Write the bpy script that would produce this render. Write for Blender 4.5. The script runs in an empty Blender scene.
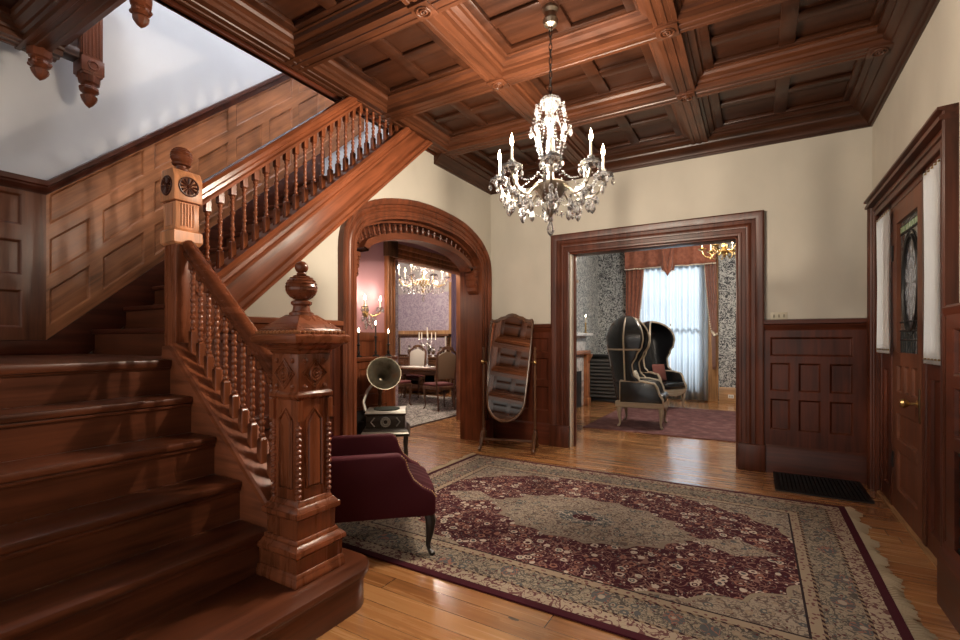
import bpy, bmesh, math, random
from mathutils import Vector as V, Matrix
random.seed(7)
PI = math.pi
SC = bpy.context.scene
COL = SC.collection
sin, cos = math.sin, math.cos

# ------------------------------------------------------------------ mesh builder
class MB:
    def __init__(s): s.v = []; s.f = []; s.m = []; s.flat = False
    def add(s, vs, fs, m=0):
        b = len(s.v); s.v += [V(p) for p in vs]
        for f in fs: s.f.append([i + b for i in f]); s.m.append(m)
        return s
    def quad(s, a, b, c, d, m=0): return s.add([a, b, c, d], [(0, 1, 2, 3)], m)
    def box(s, x0, x1, y0, y1, z0, z1, m=0):
        vs = [(x, y, z) for z in (z0, z1) for y in (y0, y1) for x in (x0, x1)]
        return s.add(vs, [(0, 2, 3, 1), (4, 5, 7, 6), (0, 1, 5, 4), (2, 6, 7, 3), (0, 4, 6, 2), (1, 3, 7, 5)], m)
    def cbox(s, c, d, m=0):
        return s.box(c[0]-d[0]/2, c[0]+d[0]/2, c[1]-d[1]/2, c[1]+d[1]/2, c[2]-d[2]/2, c[2]+d[2]/2, m)
    def frus(s, c, z0, z1, a0, a1, b0=None, b1=None, m=0):
        b0 = a0 if b0 is None else b0; b1 = a1 if b1 is None else b1
        vs = [(c[0]+sx*a*h, c[1]+sy*b*h, z) for z, a, b, h in ((z0, a0, b0, .5), (z1, a1, b1, .5)) for sx, sy in ((-1, -1), (1, -1), (1, 1), (-1, 1))]
        return s.add(vs, [(3, 2, 1, 0), (4, 5, 6, 7)] + [(i, (i+1) % 4, 4+(i+1) % 4, 4+i) for i in range(4)], m)
    def prism(s, poly, fn, w0, w1, m=0):
        n = len(poly)
        vs = [fn(u, v, w0) for u, v in poly] + [fn(u, v, w1) for u, v in poly]
        return s.add(vs, [list(range(n))[::-1], [n+i for i in range(n)]] + [(i, (i+1) % n, n+(i+1) % n, n+i) for i in range(n)], m)
    def lathe(s, prof, c=(0, 0, 0), n=16, ax=None, m=0, sx=1, sy=1):
        ax = ax or (lambda x, y, z: V((c[0]+x, c[1]+y, c[2]+z)))
        k = len(prof); vs = []
        for r, z in prof:
            for j in range(n):
                t = 2*PI*j/n; vs.append(ax(r*cos(t)*sx, r*sin(t)*sy, z))
        fs = [(i*n+j, i*n+(j+1) % n, (i+1)*n+(j+1) % n, (i+1)*n+j) for i in range(k-1) for j in range(n)]
        if prof[0][0] > 1e-5: fs.append(list(range(n))[::-1])
        if prof[-1][0] > 1e-5: fs.append([(k-1)*n+j for j in range(n)])
        return s.add(vs, fs, m)
    def tube(s, pts, r, n=8, m=0, closed=False):
        pts = [V(p) for p in pts]; k = len(pts)
        rr = r if isinstance(r, (list, tuple)) else [r]*k
        vs = []; up = None
        for i, p in enumerate(pts):
            a = pts[(i-1) % k] if (closed or i) else p; b = pts[(i+1) % k] if (closed or i < k-1) else p
            t = (b-a).normalized()
            if up is None: up = t.orthogonal().normalized()
            up = (up - t*up.dot(t)).normalized(); w = t.cross(up)
            for j in range(n):
                q = 2*PI*j/n; vs.append(p + (up*cos(q)+w*sin(q))*rr[i])
        kk = k if closed else k-1
        fs = [(i*n+j, i*n+(j+1) % n, ((i+1) % k)*n+(j+1) % n, ((i+1) % k)*n+j) for i in range(kk) for j in range(n)]
        if not closed: fs += [list(range(n))[::-1], [(k-1)*n+j for j in range(n)]]
        return s.add(vs, fs, m)
    def sweep(s, prof, frames, closed=False, caps=True, m=0):
        """frames: (origin, a_vec, b_vec); prof: closed loop of (a,b)"""
        n = len(prof); k = len(frames); vs = []
        for o, a, b in frames:
            o, a, b = V(o), V(a), V(b)
            vs += [o+a*x+b*y for x, y in prof]
        kk = k if closed else k-1
        fs = [(i*n+j, i*n+(j+1) % n, ((i+1) % k)*n+(j+1) % n, ((i+1) % k)*n+j) for i in range(kk) for j in range(n)]
        if caps and not closed: fs += [list(range(n))[::-1], [(k-1)*n+j for j in range(n)]]
        return s.add(vs, fs, m)
    def grid(s, fn, nu, nv, m=0, cu=False):
        vs = [fn(i/nu, j/nv) for j in range(nv+1) for i in range(nu+(0 if cu else 1))]
        w = nu if cu else nu+1
        return s.add(vs, [(j*w+i, j*w+(i+1) % w, (j+1)*w+(i+1) % w, (j+1)*w+i) for j in range(nv) for i in range(nu)], m)
    def sphere(s, c, r, n=10, k=6, m=0, sc=(1, 1, 1)):
        return s.lathe([(r*sin(PI*i/k)*1.0 if 0 < i < k else 0, -r*cos(PI*i/k)*sc[2]) for i in range(k+1)], c, n, m=m, sx=sc[0], sy=sc[1])
    def build(s, name, mats, parent=None, bevel=0, segs=2, smooth=35, thick=0, sub=0):
        me = bpy.data.meshes.new(name)
        bm = bmesh.new()
        vv = [bm.verts.new(p) for p in s.v]
        for f, mi in zip(s.f, s.m):
            ids = list(dict.fromkeys(f))
            if len(ids) < 3: continue
            try: bf = bm.faces.new([vv[i] for i in ids]); bf.material_index = mi
            except ValueError: pass
        bmesh.ops.remove_doubles(bm, verts=bm.verts, dist=1e-5)
        bmesh.ops.recalc_face_normals(bm, faces=bm.faces)
        if bevel:
            es = [e for e in bm.edges if len(e.link_faces) == 2 and e.calc_face_angle(0) > .5]
            bmesh.ops.bevel(bm, geom=es, offset=bevel, segments=segs, profile=.5, affect='EDGES', clamp_overlap=True)
        bm.to_mesh(me); bm.free()
        for mt in (mats if isinstance(mats, (list, tuple)) else [mats]): me.materials.append(mt)
        if smooth and not s.flat:
            me.shade_smooth(); me.set_sharp_from_angle(angle=math.radians(smooth))
        o = bpy.data.objects.new(name, me); COL.objects.link(o)
        if thick:
            md = o.modifiers.new('thickness', 'SOLIDIFY'); md.thickness = thick; md.offset = 0
        if sub:
            md = o.modifiers.new('smooth', 'SUBSURF'); md.levels = sub; md.render_levels = sub
        if parent: o.parent = parent
        return o

def tag(o, label=None, cat=None, group=None, kind=None):
    if label: o['label'] = label
    if cat: o['category'] = cat
    if group: o['group'] = group
    if kind: o['kind'] = kind
    return o
def empty(name, loc=(0, 0, 0), rz=0, label=None, cat=None, group=None, kind=None):
    o = bpy.data.objects.new(name, None); COL.objects.link(o)
    o.location = loc; o.rotation_euler = (0, 0, rz); o.empty_display_size = .1
    return tag(o, label, cat, group, kind)
def copy_tree(o, parent=None):
    c = o.copy(); COL.objects.link(c)
    if parent: c.parent = parent
    for ch in list(o.children): copy_tree(ch, c)
    return c
def XZ(x, z, w): return V((x, w, z))
def YZ(y, z, w): return V((w, y, z))
def XY(x, y, w): return V((x, y, w))

# ------------------------------------------------------------------ materials
class Ex:
    """tiny expression compiler for Math nodes"""
    def __init__(s, nt, sock): s.nt = nt; s.k = sock
    def _op(s, op, *o):
        n = s.nt.nodes.new('ShaderNodeMath'); n.operation = op
        for i, x in enumerate((s,)+o):
            if isinstance(x, Ex): s.nt.links.new(x.k, n.inputs[i])
            else: n.inputs[i].default_value = x
        return Ex(s.nt, n.outputs[0])
    def __add__(s, o): return s._op('ADD', o)
    __radd__ = __add__
    def __mul__(s, o): return s._op('MULTIPLY', o)
    __rmul__ = __mul__
    def __sub__(s, o): return s._op('SUBTRACT', o)
    def __rsub__(s, o): return (s*-1)+o
    def __truediv__(s, o): return s._op('DIVIDE', o)
    def __gt__(s, o): return s._op('GREATER_THAN', o)
    def __lt__(s, o): return s._op('LESS_THAN', o)
    def abs(s): return s._op('ABSOLUTE')
    def sin(s): return s._op('SINE')
    def cos(s): return s._op('COSINE')
    def floor(s): return s._op('FLOOR')
    def fract(s): return s._op('FRACT')
    def sqrt(s): return s._op('SQRT')
    def min(s, o): return s._op('MINIMUM', o)
    def max(s, o): return s._op('MAXIMUM', o)
    def atan2(s, o): return s._op('ARCTAN2', o)

class Mat:
    def __init__(s, name, rough=.5, **kw):
        s.m = bpy.data.materials.new(name); s.m.use_nodes = True; s.nt = s.m.node_tree
        s.b = s.nt.nodes['Principled BSDF']; s.b.inputs['Roughness'].default_value = rough
        for k, v in kw.items(): s.set(k, v)
    def set(s, k, v):
        i = s.b.inputs[k.replace('_', ' ')]
        if isinstance(v, bpy.types.NodeSocket): s.nt.links.new(v, i)
        elif isinstance(v, Ex): s.nt.links.new(v.k, i)
        else: i.default_value = (*v, 1) if isinstance(v, (tuple, list)) and len(v) == 3 else v
    def coord(s, scale=(1, 1, 1), rot=(0, 0, 0)):
        t = s.nt.nodes.new('ShaderNodeTexCoord'); mp = s.nt.nodes.new('ShaderNodeMapping')
        mp.inputs['Scale'].default_value = scale; mp.inputs['Rotation'].default_value = rot
        s.nt.links.new(t.outputs['Object'], mp.inputs['Vector']); return mp.outputs[0]
    def xyz(s):
        t = s.nt.nodes.new('ShaderNodeTexCoord'); x = s.nt.nodes.new('ShaderNodeSeparateXYZ')
        s.nt.links.new(t.outputs['Object'], x.inputs[0]); return [Ex(s.nt, o) for o in x.outputs]
    def comb(s, *xs):
        n = s.nt.nodes.new('ShaderNodeCombineXYZ')
        for i, x in enumerate(xs):
            if isinstance(x, Ex): s.nt.links.new(x.k, n.inputs[i])
            else: n.inputs[i].default_value = x
        return n.outputs[0]
    def noise(s, vec, scale=1, detail=3, rough=.55, dist=0, out='Fac'):
        n = s.nt.nodes.new('ShaderNodeTexNoise'); n.inputs['Scale'].default_value = scale
        n.inputs['Detail'].default_value = detail; n.inputs['Roughness'].default_value = rough; n.inputs['Distortion'].default_value = dist
        if vec is not None: s.nt.links.new(vec.k if isinstance(vec, Ex) else vec, n.inputs['Vector'])
        return Ex(s.nt, n.outputs[out])
    def vor(s, vec, scale=1, out='Distance', feat='F1', rnd=1):
        n = s.nt.nodes.new('ShaderNodeTexVoronoi'); n.feature = feat; n.inputs['Scale'].default_value = scale
        n.inputs['Randomness'].default_value = rnd
        s.nt.links.new(vec, n.inputs['Vector']); return Ex(s.nt, n.outputs[out])
    def white(s, vec):
        n = s.nt.nodes.new('ShaderNodeTexWhiteNoise'); s.nt.links.new(vec, n.inputs['Vector']); return Ex(s.nt, n.outputs['Value'])
    def ramp(s, fac, stops):
        n = s.nt.nodes.new('ShaderNodeValToRGB'); e = n.color_ramp.elements
        while len(e) < len(stops): e.new(.5)
        for i, (p, c) in enumerate(stops): e[i].position = p; e[i].color = (*c, 1)
        s.nt.links.new(fac.k, n.inputs[0]); return n.outputs[0]
    def mix(s, fac, a, b, blend='MIX'):
        n = s.nt.nodes.new('ShaderNodeMix'); n.data_type = 'RGBA'; n.blend_type = blend
        for i, x in ((0, fac), (6, a), (7, b)):
            if isinstance(x, Ex): s.nt.links.new(x.k, n.inputs[i])
            elif isinstance(x, bpy.types.NodeSocket): s.nt.links.new(x, n.inputs[i])
            else: n.inputs[i].default_value = x if i == 0 else (*x, 1)
        return n.outputs[2]
    def bump(s, h, strength=.2, dist=.01):
        n = s.nt.nodes.new('ShaderNodeBump'); n.inputs['Strength'].default_value = strength; n.inputs['Distance'].default_value = dist
        s.nt.links.new(h.k if isinstance(h, Ex) else h, n.inputs['Height']); s.nt.links.new(n.outputs[0], s.b.inputs['Normal'])

TONES = {  # linear base colours
    'red': (.185, .053, .021), 'ceil': (.038, .012, .005), 'beam': (.072, .023, .0095), 'dark': (.072, .017, .0072),
    'tread': (.098, .028, .0115), 'oak': (.31, .12, .05), 'rail': (.135, .038, .016), 'case': (.078, .022, .011),
    'gold': (.36, .20, .09), 'black': (.02, .015, .012), 'walnut': (.10, .045, .022), 'door': (.13, .045, .022), 'head': (.52, .22, .10), 'panel': (.13, .042, .018)}
_W = {}
def wood(tone, axis='x', rough=.34, rot=0):
    key = (tone, axis, rough, rot)
    if key in _W: return _W[key]
    M = Mat('wood_%s_%s' % (tone, axis), rough)
    sc = {'x': (1.3, 20, 20), 'y': (20, 1.3, 20), 'z': (20, 20, 1.3)}[axis]
    if rot:   # grain along a slope in the YZ plane
        t = M.nt.nodes.new('ShaderNodeTexCoord'); r = M.nt.nodes.new('ShaderNodeVectorRotate'); r.rotation_type = 'X_AXIS'
        r.inputs['Angle'].default_value = -rot; M.nt.links.new(t.outputs['Object'], r.inputs['Vector'])
        mp = M.nt.nodes.new('ShaderNodeMapping'); mp.inputs['Scale'].default_value = sc; M.nt.links.new(r.outputs[0], mp.inputs[0]); vec = mp.outputs[0]
    else: vec = M.coord(sc)
    c = V(TONES[tone])
    n1 = M.noise(vec, 1.0, 4, .6, .5); n2 = M.noise(M.coord(), 2.2, 2)
    f = n1*.75 + n2*.45 - .1
    M.set('Base Color', M.ramp(f, [(.25, tuple(c*.30)), (.5, tuple(c)), (.76, tuple(c*1.7))]))
    M.set('Roughness', n1*.22+(rough-.1))
    M.set('Specular_IOR_Level', .36)
    M.bump(n1, .12, .004)
    _W[key] = M.m; return M.m
def plain(name, col, rough=.5, **kw):
    M = Mat(name, rough, **kw); M.set('Base Color', col); return M.m
def plaster(name, col, var=.08):
    M = Mat(name, .85); n = M.noise(M.coord((1, 1, .6)), 1.6, 4); n2 = M.noise(M.coord(), 60, 2)
    c = V(col); M.set('Base Color', M.ramp(n, [(.3, tuple(c*(1-var))), (.7, tuple(c*(1+var)))])); M.bump(n2, .06, .003); return M.m
def emit(name, col, st):
    M = Mat(name); M.set('Base Color', (0, 0, 0)); M.set('Emission_Color', col); M.set('Emission_Strength', st); return M.m

CREAM = plaster('cream_plaster', (.53, .49, .415)); WHITE = plaster('cool_white_plaster', (.66, .66, .68), .05)
PINK = plaster('pink_plaster', (.50, .26, .29), .06)
GOLD = plain('aged_brass', (.55, .38, .16), .35, Metallic=1.0); IRON = plain('dark_iron', (.02, .02, .02), .45, Metallic=.6)
SILVER = plain('silver', (.75, .74, .72), .25, Metallic=1.0)
PEWTER = plain('chandelier_metal', (.30, .25, .19), .35, Metallic=1.0)
CRYS = plain('crystal', (.93, .93, .94), .03, Transmission_Weight=.8, IOR=1.55, Specular_IOR_Level=1.0)
FLAME = emit('flame_bulb', (1, .78, .5), 26); CANDLE = plain('candle_ivory', (.8, .74, .6), .5)
def translucent(M, col, f=.5):
    nt = M.nt; tr = nt.nodes.new('ShaderNodeBsdfTranslucent'); tr.inputs[0].default_value = (*col, 1); mx = nt.nodes.new('ShaderNodeMixShader'); mx.inputs[0].default_value = f
    nt.links.new(M.b.outputs[0], mx.inputs[1]); nt.links.new(tr.outputs[0], mx.inputs[2]); nt.links.new(mx.outputs[0], nt.nodes['Material Output'].inputs[0]); return M.m
VELVET = plain('burgundy_velvet', (.05, .005, .010), .75, Sheen_Weight=.25, Sheen_Tint=(.6, .1, .15), Sheen_Roughness=.4, Specular_IOR_Level=.2)
LEATHER = plain('black_leather', (.008, .008, .009), .25); CREAMWOOD = plain('cream_painted_wood', (.33, .265, .19), .45)
def thin_glass():
    M = Mat('window_glass', .03); M.set('Base Color', (.9, .95, .95)); nt = M.nt
    tr = nt.nodes.new('ShaderNodeBsdfTransparent'); gl = nt.nodes.new('ShaderNodeBsdfGlossy'); gl.inputs['Roughness'].default_value = .03
    fz = nt.nodes.new('ShaderNodeFresnel'); mx = nt.nodes.new('ShaderNodeMixShader'); nt.links.new(fz.outputs[0], mx.inputs[0])
    nt.links.new(tr.outputs[0], mx.inputs[1]); nt.links.new(gl.outputs[0], mx.inputs[2]); nt.links.new(mx.outputs[0], nt.nodes['Material Output'].inputs[0]); return M.m
GLASS = thin_glass()
PLASTIC = plain('ivory_plastic', (.55, .5, .38), .4)

def floor_mat():
    M = Mat('pine_planks', .25); x, y, z = M.xyz()
    W = .125
    row = (y/W).floor(); off = M.white(M.comb(row, 3.3, 0)); L = 2.6
    col = ((x+off*L)/L).floor(); tone = M.white(M.comb(row, col, 1))
    g = M.noise(M.comb(x*1.2+tone*9, y*26, 0), 1, 4, .6, .6); big = M.noise(M.coord(), 1.3, 3)
    c = M.ramp(g*.6+tone*.3+big*.35-.12, [(.2, (.19, .065, .018)), (.5, (.45, .20, .07)), (.85, (.62, .34, .14))])
    kn = M.vor(M.comb(x*1.1, y*3.2+tone, 0), 1.35)
    c = M.mix(kn < .045, c, (.045, .018, .008))
    fy = (y/W).fract(); gap = (fy < .025).max(((x+off*L)/L).fract() < .002)
    c = M.mix(gap, c, (.035, .014, .006)); M.set('Base Color', c)
    M.set('Coat_Weight', .8); M.set('Coat_Roughness', .14); M.set('Coat_IOR', 2.0); M.set('Roughness', g*.18+.17); M.bump((1-gap)*1.0+g*.1, .25, .003); return M.m

def rug_mat(name, a, b, maroon=(.07, .012, .022), beige=(.42, .355, .29), style='big'):
    M = Mat(name, .95); x, y, z = M.xyz()
    t = M.nt.nodes.new('ShaderNodeTexCoord').outputs['Object']
    n = M.noise(t, 13, 3, .6); n2 = M.noise(t, 23, 2)
    wx = x+(n-.5)*.03; wy = y+(n2-.5)*.03; wv = M.comb(wx, wy, 0)
    d1 = M.vor(wv, 15); c1 = Ex(M.nt, M.vor(wv, 15, 'Color').k); d2 = M.vor(wv, 36); r1 = M.white(M.vor(wv, 15, 'Position').k); r2 = M.white(M.vor(wv, 36, 'Position').k)
    vine = ((M.noise(t, 9, 1.5, .5, 1.2)-.5).abs() < .02).max((M.noise(wv, 15, 1, .5, .8)-.5).abs() < .018)
    teal = (.12, .13, .135); rose = (.34, .17, .13); ivory = (.60, .52, .44); tan = (.36, .28, .21)
    def floral(base, cols, vcol, size=.34, fine=.75):
        c = M.mix(vine*.9, base, vcol)
        c = M.mix(((M.noise(t, 34, 2, .5, .6)-.5).abs() < .035)*fine, c, vcol)
        c = M.mix(d2 < .24, c, M.mix(r2 > .5, cols[2], cols[3]))
        fl = d1 < size
        c = M.mix(fl*(r1 > .35), c, M.mix(r1 > .68, cols[0], cols[1]))
        c = M.mix((d1 < size*.62)*(r1 > .35), c, M.mix(r1 > .55, cols[3], base))
        return M.mix((d1 < size*.3)*(r1 > .35), c, cols[2])
    field = floral(maroon, [ivory, rose, ivory, teal], (.30, .17, .145), .42, 0)
    ivoryfl = floral(beige, [tan, teal, (.13, .04, .04), (.15, .14, .135)], (.15, .11, .095), .36, .6)
    ax, ay = x.abs(), y.abs()
    d = (a-ax).min(b-ay)
    ang = (y*1.55).atan2(x); r = ((x/.74)*(x/.74)+(y/.45)*(y/.45)).sqrt()
    lobes = (ang*8).cos().abs()*.10
    tip = (ax/.85)+(ay/.28)          # pointed ends of the medallion
    med = ((r+lobes) < .98).max(tip < .98)
    edge = (((r+lobes) < 1.04).max(tip < 1.05))
    px = ax-1.04; pend = ((px.abs()/.25)+(ay/.15)) < 1
    e = ((x/1.5)*(x/1.5)+(y/1.0)*(y/1.0)).sqrt()+(((ang*14).cos()).abs()*.045)
    c = M.mix(edge, field, (.30, .25, .2)); c = M.mix(med, c, ivoryfl); c = M.mix(pend, c, ivoryfl)
    c = M.mix((r+lobes*.6) < .34, c, M.mix(vine.max(d2 < .2), teal, ivory)); c = M.mix(r < .13, c, M.mix(d2 < .3, (.09, .02, .03), beige))
    c = M.mix(e > 1.015, c, (.34, .29, .22)); c = M.mix(e > 1.035, c, ivoryfl)
    # borders, from the inside out
    def band(c, dd, colr): return M.mix(d < dd, c, colr)
    dots = (d2 < .33)
    ck = (((x+y)*120).sin() > 0)
    if style == 'big':
        B = .42
        c = band(c, B, (.035, .02, .022)); c = band(c, B-.012, M.mix(dots, (.40, .32, .24), (.20, .09, .085)))
        c = band(c, B-.065, M.mix(ck, (.05, .02, .025), (.3, .22, .15)))
        pal = M.vor(M.comb(wx, wy, 0), 5.2, rnd=.6); pr = ((pal < .30)*1.0)
        bord = floral((.37, .31, .245), [tan, teal, (.12, .03, .04), teal], (.09, .08, .075), .36)
        bord = M.mix(pr, bord, M.mix((d2 < .26).max(vine), teal, rose)); bord = M.mix(pal < .12, bord, beige)
        c = band(c, B-.08, bord)
        c = band(c, .155, M.mix(ck, (.05, .02, .025), (.3, .22, .15))); c = band(c, .14, M.mix((d2 < .3).max(vine), (.44, .36, .28), (.17, .075, .075)))
        c = band(c, .05, maroon)
    else:
        bord = floral(beige, [teal, (.05, .05, .05), teal, (.05, .04, .04)], teal, .4)
        c = floral(maroon, [beige, teal, teal, beige], beige, .4)
        c = band(c, .5, (.06, .05, .05)); c = band(c, .48, bord); c = band(c, .05, (.07, .05, .05))
    fz = M.noise(t, 260, 1); c = M.mix(.35, c, M.mix(fz, (0, 0, 0), (.5, .42, .34)), 'SOFT_LIGHT')
    M.set('Base Color', c); M.set('Specular_IOR_Level', .15); M.bump(fz, .5, .004); return M.m

def damask(name, dark, light, sc=9):
    M = Mat(name, .7); x, y, z = M.xyz(); u = x+y
    t = M.comb(u, z, 0); n = M.noise(t, sc, 2, .5, 1.6); n2 = M.noise(t, sc*1.7, 2, .5, 2.2)
    f = ((n-.5).abs() < .035).max((n2-.52).abs() < .04)
    M.set('Base Color', M.mix(f, dark, light)); return M.m

# ------------------------------------------------------------------ panelling, casings, mouldings
def panelling(mb, O, U, Vv, N, u0, u1, v0, v1, rows, t=.026, raised=False, back=0):
    """frame of rails and stiles with recessed panels. rows: [(va,vb,[(ua,ub),...])] bottom to top"""
    O, U, Vv, N = V(O), V(U), V(Vv), V(N)
    P = lambda u, v, w: O+U*u+Vv*v+N*w
    R = lambda a, b, c, d, w: mb.quad(P(a, c, w), P(b, c, w), P(b, d, w), P(a, d, w))
    v = v0
    for va, vb, ps in rows:
        if va > v: R(u0, u1, v, va, t)
        u = u0
        for ua, ub in ps:
            if ua > u: R(u, ua, va, vb, t)
            loops = [(0, t), (.008, t-.004), (.016, t-.018), (.022, t-.020)]
            if raised: loops += [(.045, t-.020), (.060, t-.013)]
            L = [[P(ua+i, va+i, w), P(ub-i, va+i, w), P(ub-i, vb-i, w), P(ua+i, vb-i, w)] for i, w in loops if ub-ua > 2*i+.01 and vb-va > 2*i+.01]
            for q0, q1 in zip(L, L[1:]):
                for k in range(4): mb.quad(q0[k], q0[(k+1) % 4], q1[(k+1) % 4], q1[k])
            mb.quad(*L[-1]); u = ub
        if u < u1: R(u, u1, va, vb, t)
        v = vb
    if v < v1: R(u0, u1, v, v1, t)
    w = -back
    for a, b in (((u0, v0), (u1, v0)), ((u1, v0), (u1, v1)), ((u1, v1), (u0, v1)), ((u0, v1), (u0, v0))):
        mb.quad(P(*a, w), P(*b, w), P(*b, t), P(*a, t))
    mb.quad(P(u0, v0, w), P(u0, v1, w), P(u1, v1, w), P(u1, v0, w))
    mb.flat = True
    return mb

CASE = [(0, -.01), (0, .03), (.012, .036), (.03, .036), (.036, .028), (.075, .028), (.08, .04), (.10, .046), (.12, .042), (.13, .034), (.165, .034), (.172, .05), (.20, .062), (.235, .066), (.25, .058), (.25, -.01)]
def casing(name, O, U, Z, N, w, h, scale, mat, prof=CASE, base=0, parent=None):
    O, U, Z, N = V(O), V(U), V(Z), V(N)
    pr = [(a*scale, b) for a, b in prof]
    fr = [(O+Z*base, -U, N), (O+Z*h, -U+Z, N), (O+U*w+Z*h, U+Z, N), (O+U*w+Z*base, U, N)]
    return MB().sweep(pr, fr).build(name, mat, parent)

CROWN = [(0, 0), (.02, 0), (.03, .02), (.045, .025), (.055, .05), (.10, .10), (.115, .105), (.12, .12), (.15, .13), (.17, .15), (.17, .17), (.21, .18), (.21, .26), (0, .26)]

# ================================================================== SHELL
XR, YB, XL, XS = .97, 5.90, -3.30, -5.10
ZC = 3.74
FLOOR = floor_mat()
tag(MB().box(-9.2, 1.4, -2.2, 12.2, -.06, 0).build('floor', FLOOR, smooth=0), kind='structure')
tag(MB().box(-9.2, -3.6, 7.22, 10.5, 3.6, 3.7).box(-9.2, -3.6, 5.2, 7.22, 3.6, 3.7).box(XS, -3.6, 4.55, 5.2, 3.6, 3.7).build('ceiling_dining', plain('grey_ceiling', (.5, .49, .46), .8), smooth=0), kind='structure')
tag(MB().box(-3.7, 1.4, 6.1, 12.1, 3.6, 3.7).build('ceiling_parlor', plain('parlor_ceiling', (.62, .6, .56), .8), smooth=0), kind='structure')

# back wall with the parlor opening
DX0, DX1, DZ = -2.11, -.18, 2.54
wb = MB().box(XL-.3, DX0, YB, YB+.2, 0, ZC+.2).box(DX1, XR+.2, YB, YB+.2, 0, ZC+.2).box(DX0, DX1, YB, YB+.2, DZ, ZC+.2)
tag(wb.build('wall_back', CREAM, smooth=0), kind='structure')
cw = wood('case', 'z'); 
trims = 0
def trim(o, k='structure'):
    global trims
    trims += 1; o.name = 'trim_%d' % trims; return tag(o, kind=k)
t1 = casing('trim', (DX0, YB, 0), (1, 0, 0), (0, 0, 1), (0, -1, 0), DX1-DX0, DZ, .98, cw); trim(t1)
MB().box(DX0-.26, DX0+.005, YB-.085, YB, 0, .28).box(DX1-.005, DX1+.26, YB-.085, YB, 0, .28).build('plinth_block', cw, t1, bevel=.008)
MB().box(DX0-.002, DX0+.022, YB-.01, YB+.21, 0, DZ-.022).build('pale_jamb', plain('pale_jamb_paint', (.55, .48, .40), .5), t1, bevel=.003)
jl = MB().box(DX1-.022, DX1+.002, YB-.01, YB+.21, 0, DZ).box(DX0, DX1, YB-.01, YB+.21, DZ-.022, DZ+.002)
jl.build('jamb_lining', cw, t1, bevel=.003)
MB().box(DX0+.022, DX0+.05, YB+.085, YB+.125, 0, DZ-.022).build('door_stop', cw, t1)
t = casing('trim', (DX1, YB+.2, 0), (-1, 0, 0), (0, 0, 1), (0, 1, 0), DX1-DX0, DZ, .9, wood('gold', 'z')); trim(t)

# right wall with the front door set
wr = MB().box(XR, XR+.2, -2.2, 3.66, 0, ZC+.2).box(XR, XR+.2, 5.58, YB+.2, 0, ZC+.2).box(XR, XR+.2, 3.66, 5.58, 2.54, ZC+.2)
tag(wr.build('wall_right', CREAM, smooth=0), kind='structure')

# left wall (under the stair) with the arch
arch_o = [(3.051, 2.25), (3.06, 2.36), (3.103, 2.484), (3.241, 2.659), (3.507, 2.79), (3.837, 2.879), (4.21, 2.934), (4.627, 2.942), (5.115, 2.895), (5.5, 2.76), (5.72, 2.58), (5.79, 2.42), (5.80, 2.25)]
def curve(pts, n=10):
    out = []
    P = [V((a, b, 0)) for a, b in pts]; P = [P[0]*2-P[1]]+P+[P[-1]*2-P[-2]]
    for i in range(1, len(P)-2):
        for k in range(n):
            t = k/n; a, b, c, d = P[i-1:i+3]
            q = .5*((2*b)+(c-a)*t+(2*a-5*b+4*c-d)*t*t+(3*b-a-3*c+d)*t*t*t); out.append((q.x, q.y))
    return out+[pts[-1]]
AO = curve(arch_o, 5)
def offs(pts, d):
    out = []
    for i, (a, b) in enumerate(pts):
        p = pts[max(i-1, 0)]; q = pts[min(i+1, len(pts)-1)]
        t = V((q[0]-p[0], q[1]-p[1])).normalized(); out.append((a+t.y*d, b-t.x*d))
    return out
CWD = .17
AI = offs(AO, CWD)      # wall opening edge, inside the casing
SU = .89
strtop = lambda y: 1.87+SU*(y-1.9)
strbot = lambda y: strtop(y)-.37
def wall_cols(mb, x0, x1, cols):
    for (ya, la, ha), (yb, lb, hb) in zip(cols, cols[1:]):
        for x in (x0, x1): mb.quad((x, ya, la), (x, yb, lb), (x, yb, hb), (x, ya, ha))
        mb.quad((x0, ya, la), (x0, yb, lb), (x1, yb, lb), (x1, ya, la)); mb.quad((x0, ya, ha), (x0, yb, hb), (x1, yb, hb), (x1, ya, ha))
    for (y, l, h) in (cols[0], cols[-1]): mb.quad((x0, y, l), (x1, y, l), (x1, y, h), (x0, y, h))
topz = lambda y: min(strbot(y)+.1, ZC)
wl = MB()
yo0, yo1 = AI[0][0], AI[-1][0]
wall_cols(wl, XL-.3, XL, [(1.75, 0, topz(1.75)), (yo0, 0, topz(yo0))])
wall_cols(wl, XL-.3, XL, [(a, b, topz(a)) for a, b in AI])
wall_cols(wl, XL-.3, XL, [(yo1, 0, topz(yo1)), (YB+.2, 0, ZC)])
tag(wl.build('wall_left', CREAM, smooth=0), kind='structure')
# arch casing
red_z = wood('red', 'z')
path = [(AI[0][0], 0)]+AI+[(AI[-1][0], 0)]
fr = []
for i, (a, b) in enumerate(path):
    p = path[max(i-1, 0)]; q = path[min(i+1, len(path)-1)]
    tt = V((q[0]-p[0], q[1]-p[1])).normalized(); fr.append((V((XL, a, b)), V((0, -tt.y, tt.x)), V((1, 0, 0))))
ta = MB().sweep([(a*.72, b*1.15) for a, b in CASE], fr).build('trim', wood('rail', 'z')); trim(ta)
fr2 = [(o, a, V((-1, 0, 0))) for o, a, b in fr]
MB().sweep([(0, -.03), (-.025, -.03), (-.025, .33), (0, .33)], fr2).build('jamb_lining', wood('rail', 'z'), ta)
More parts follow.
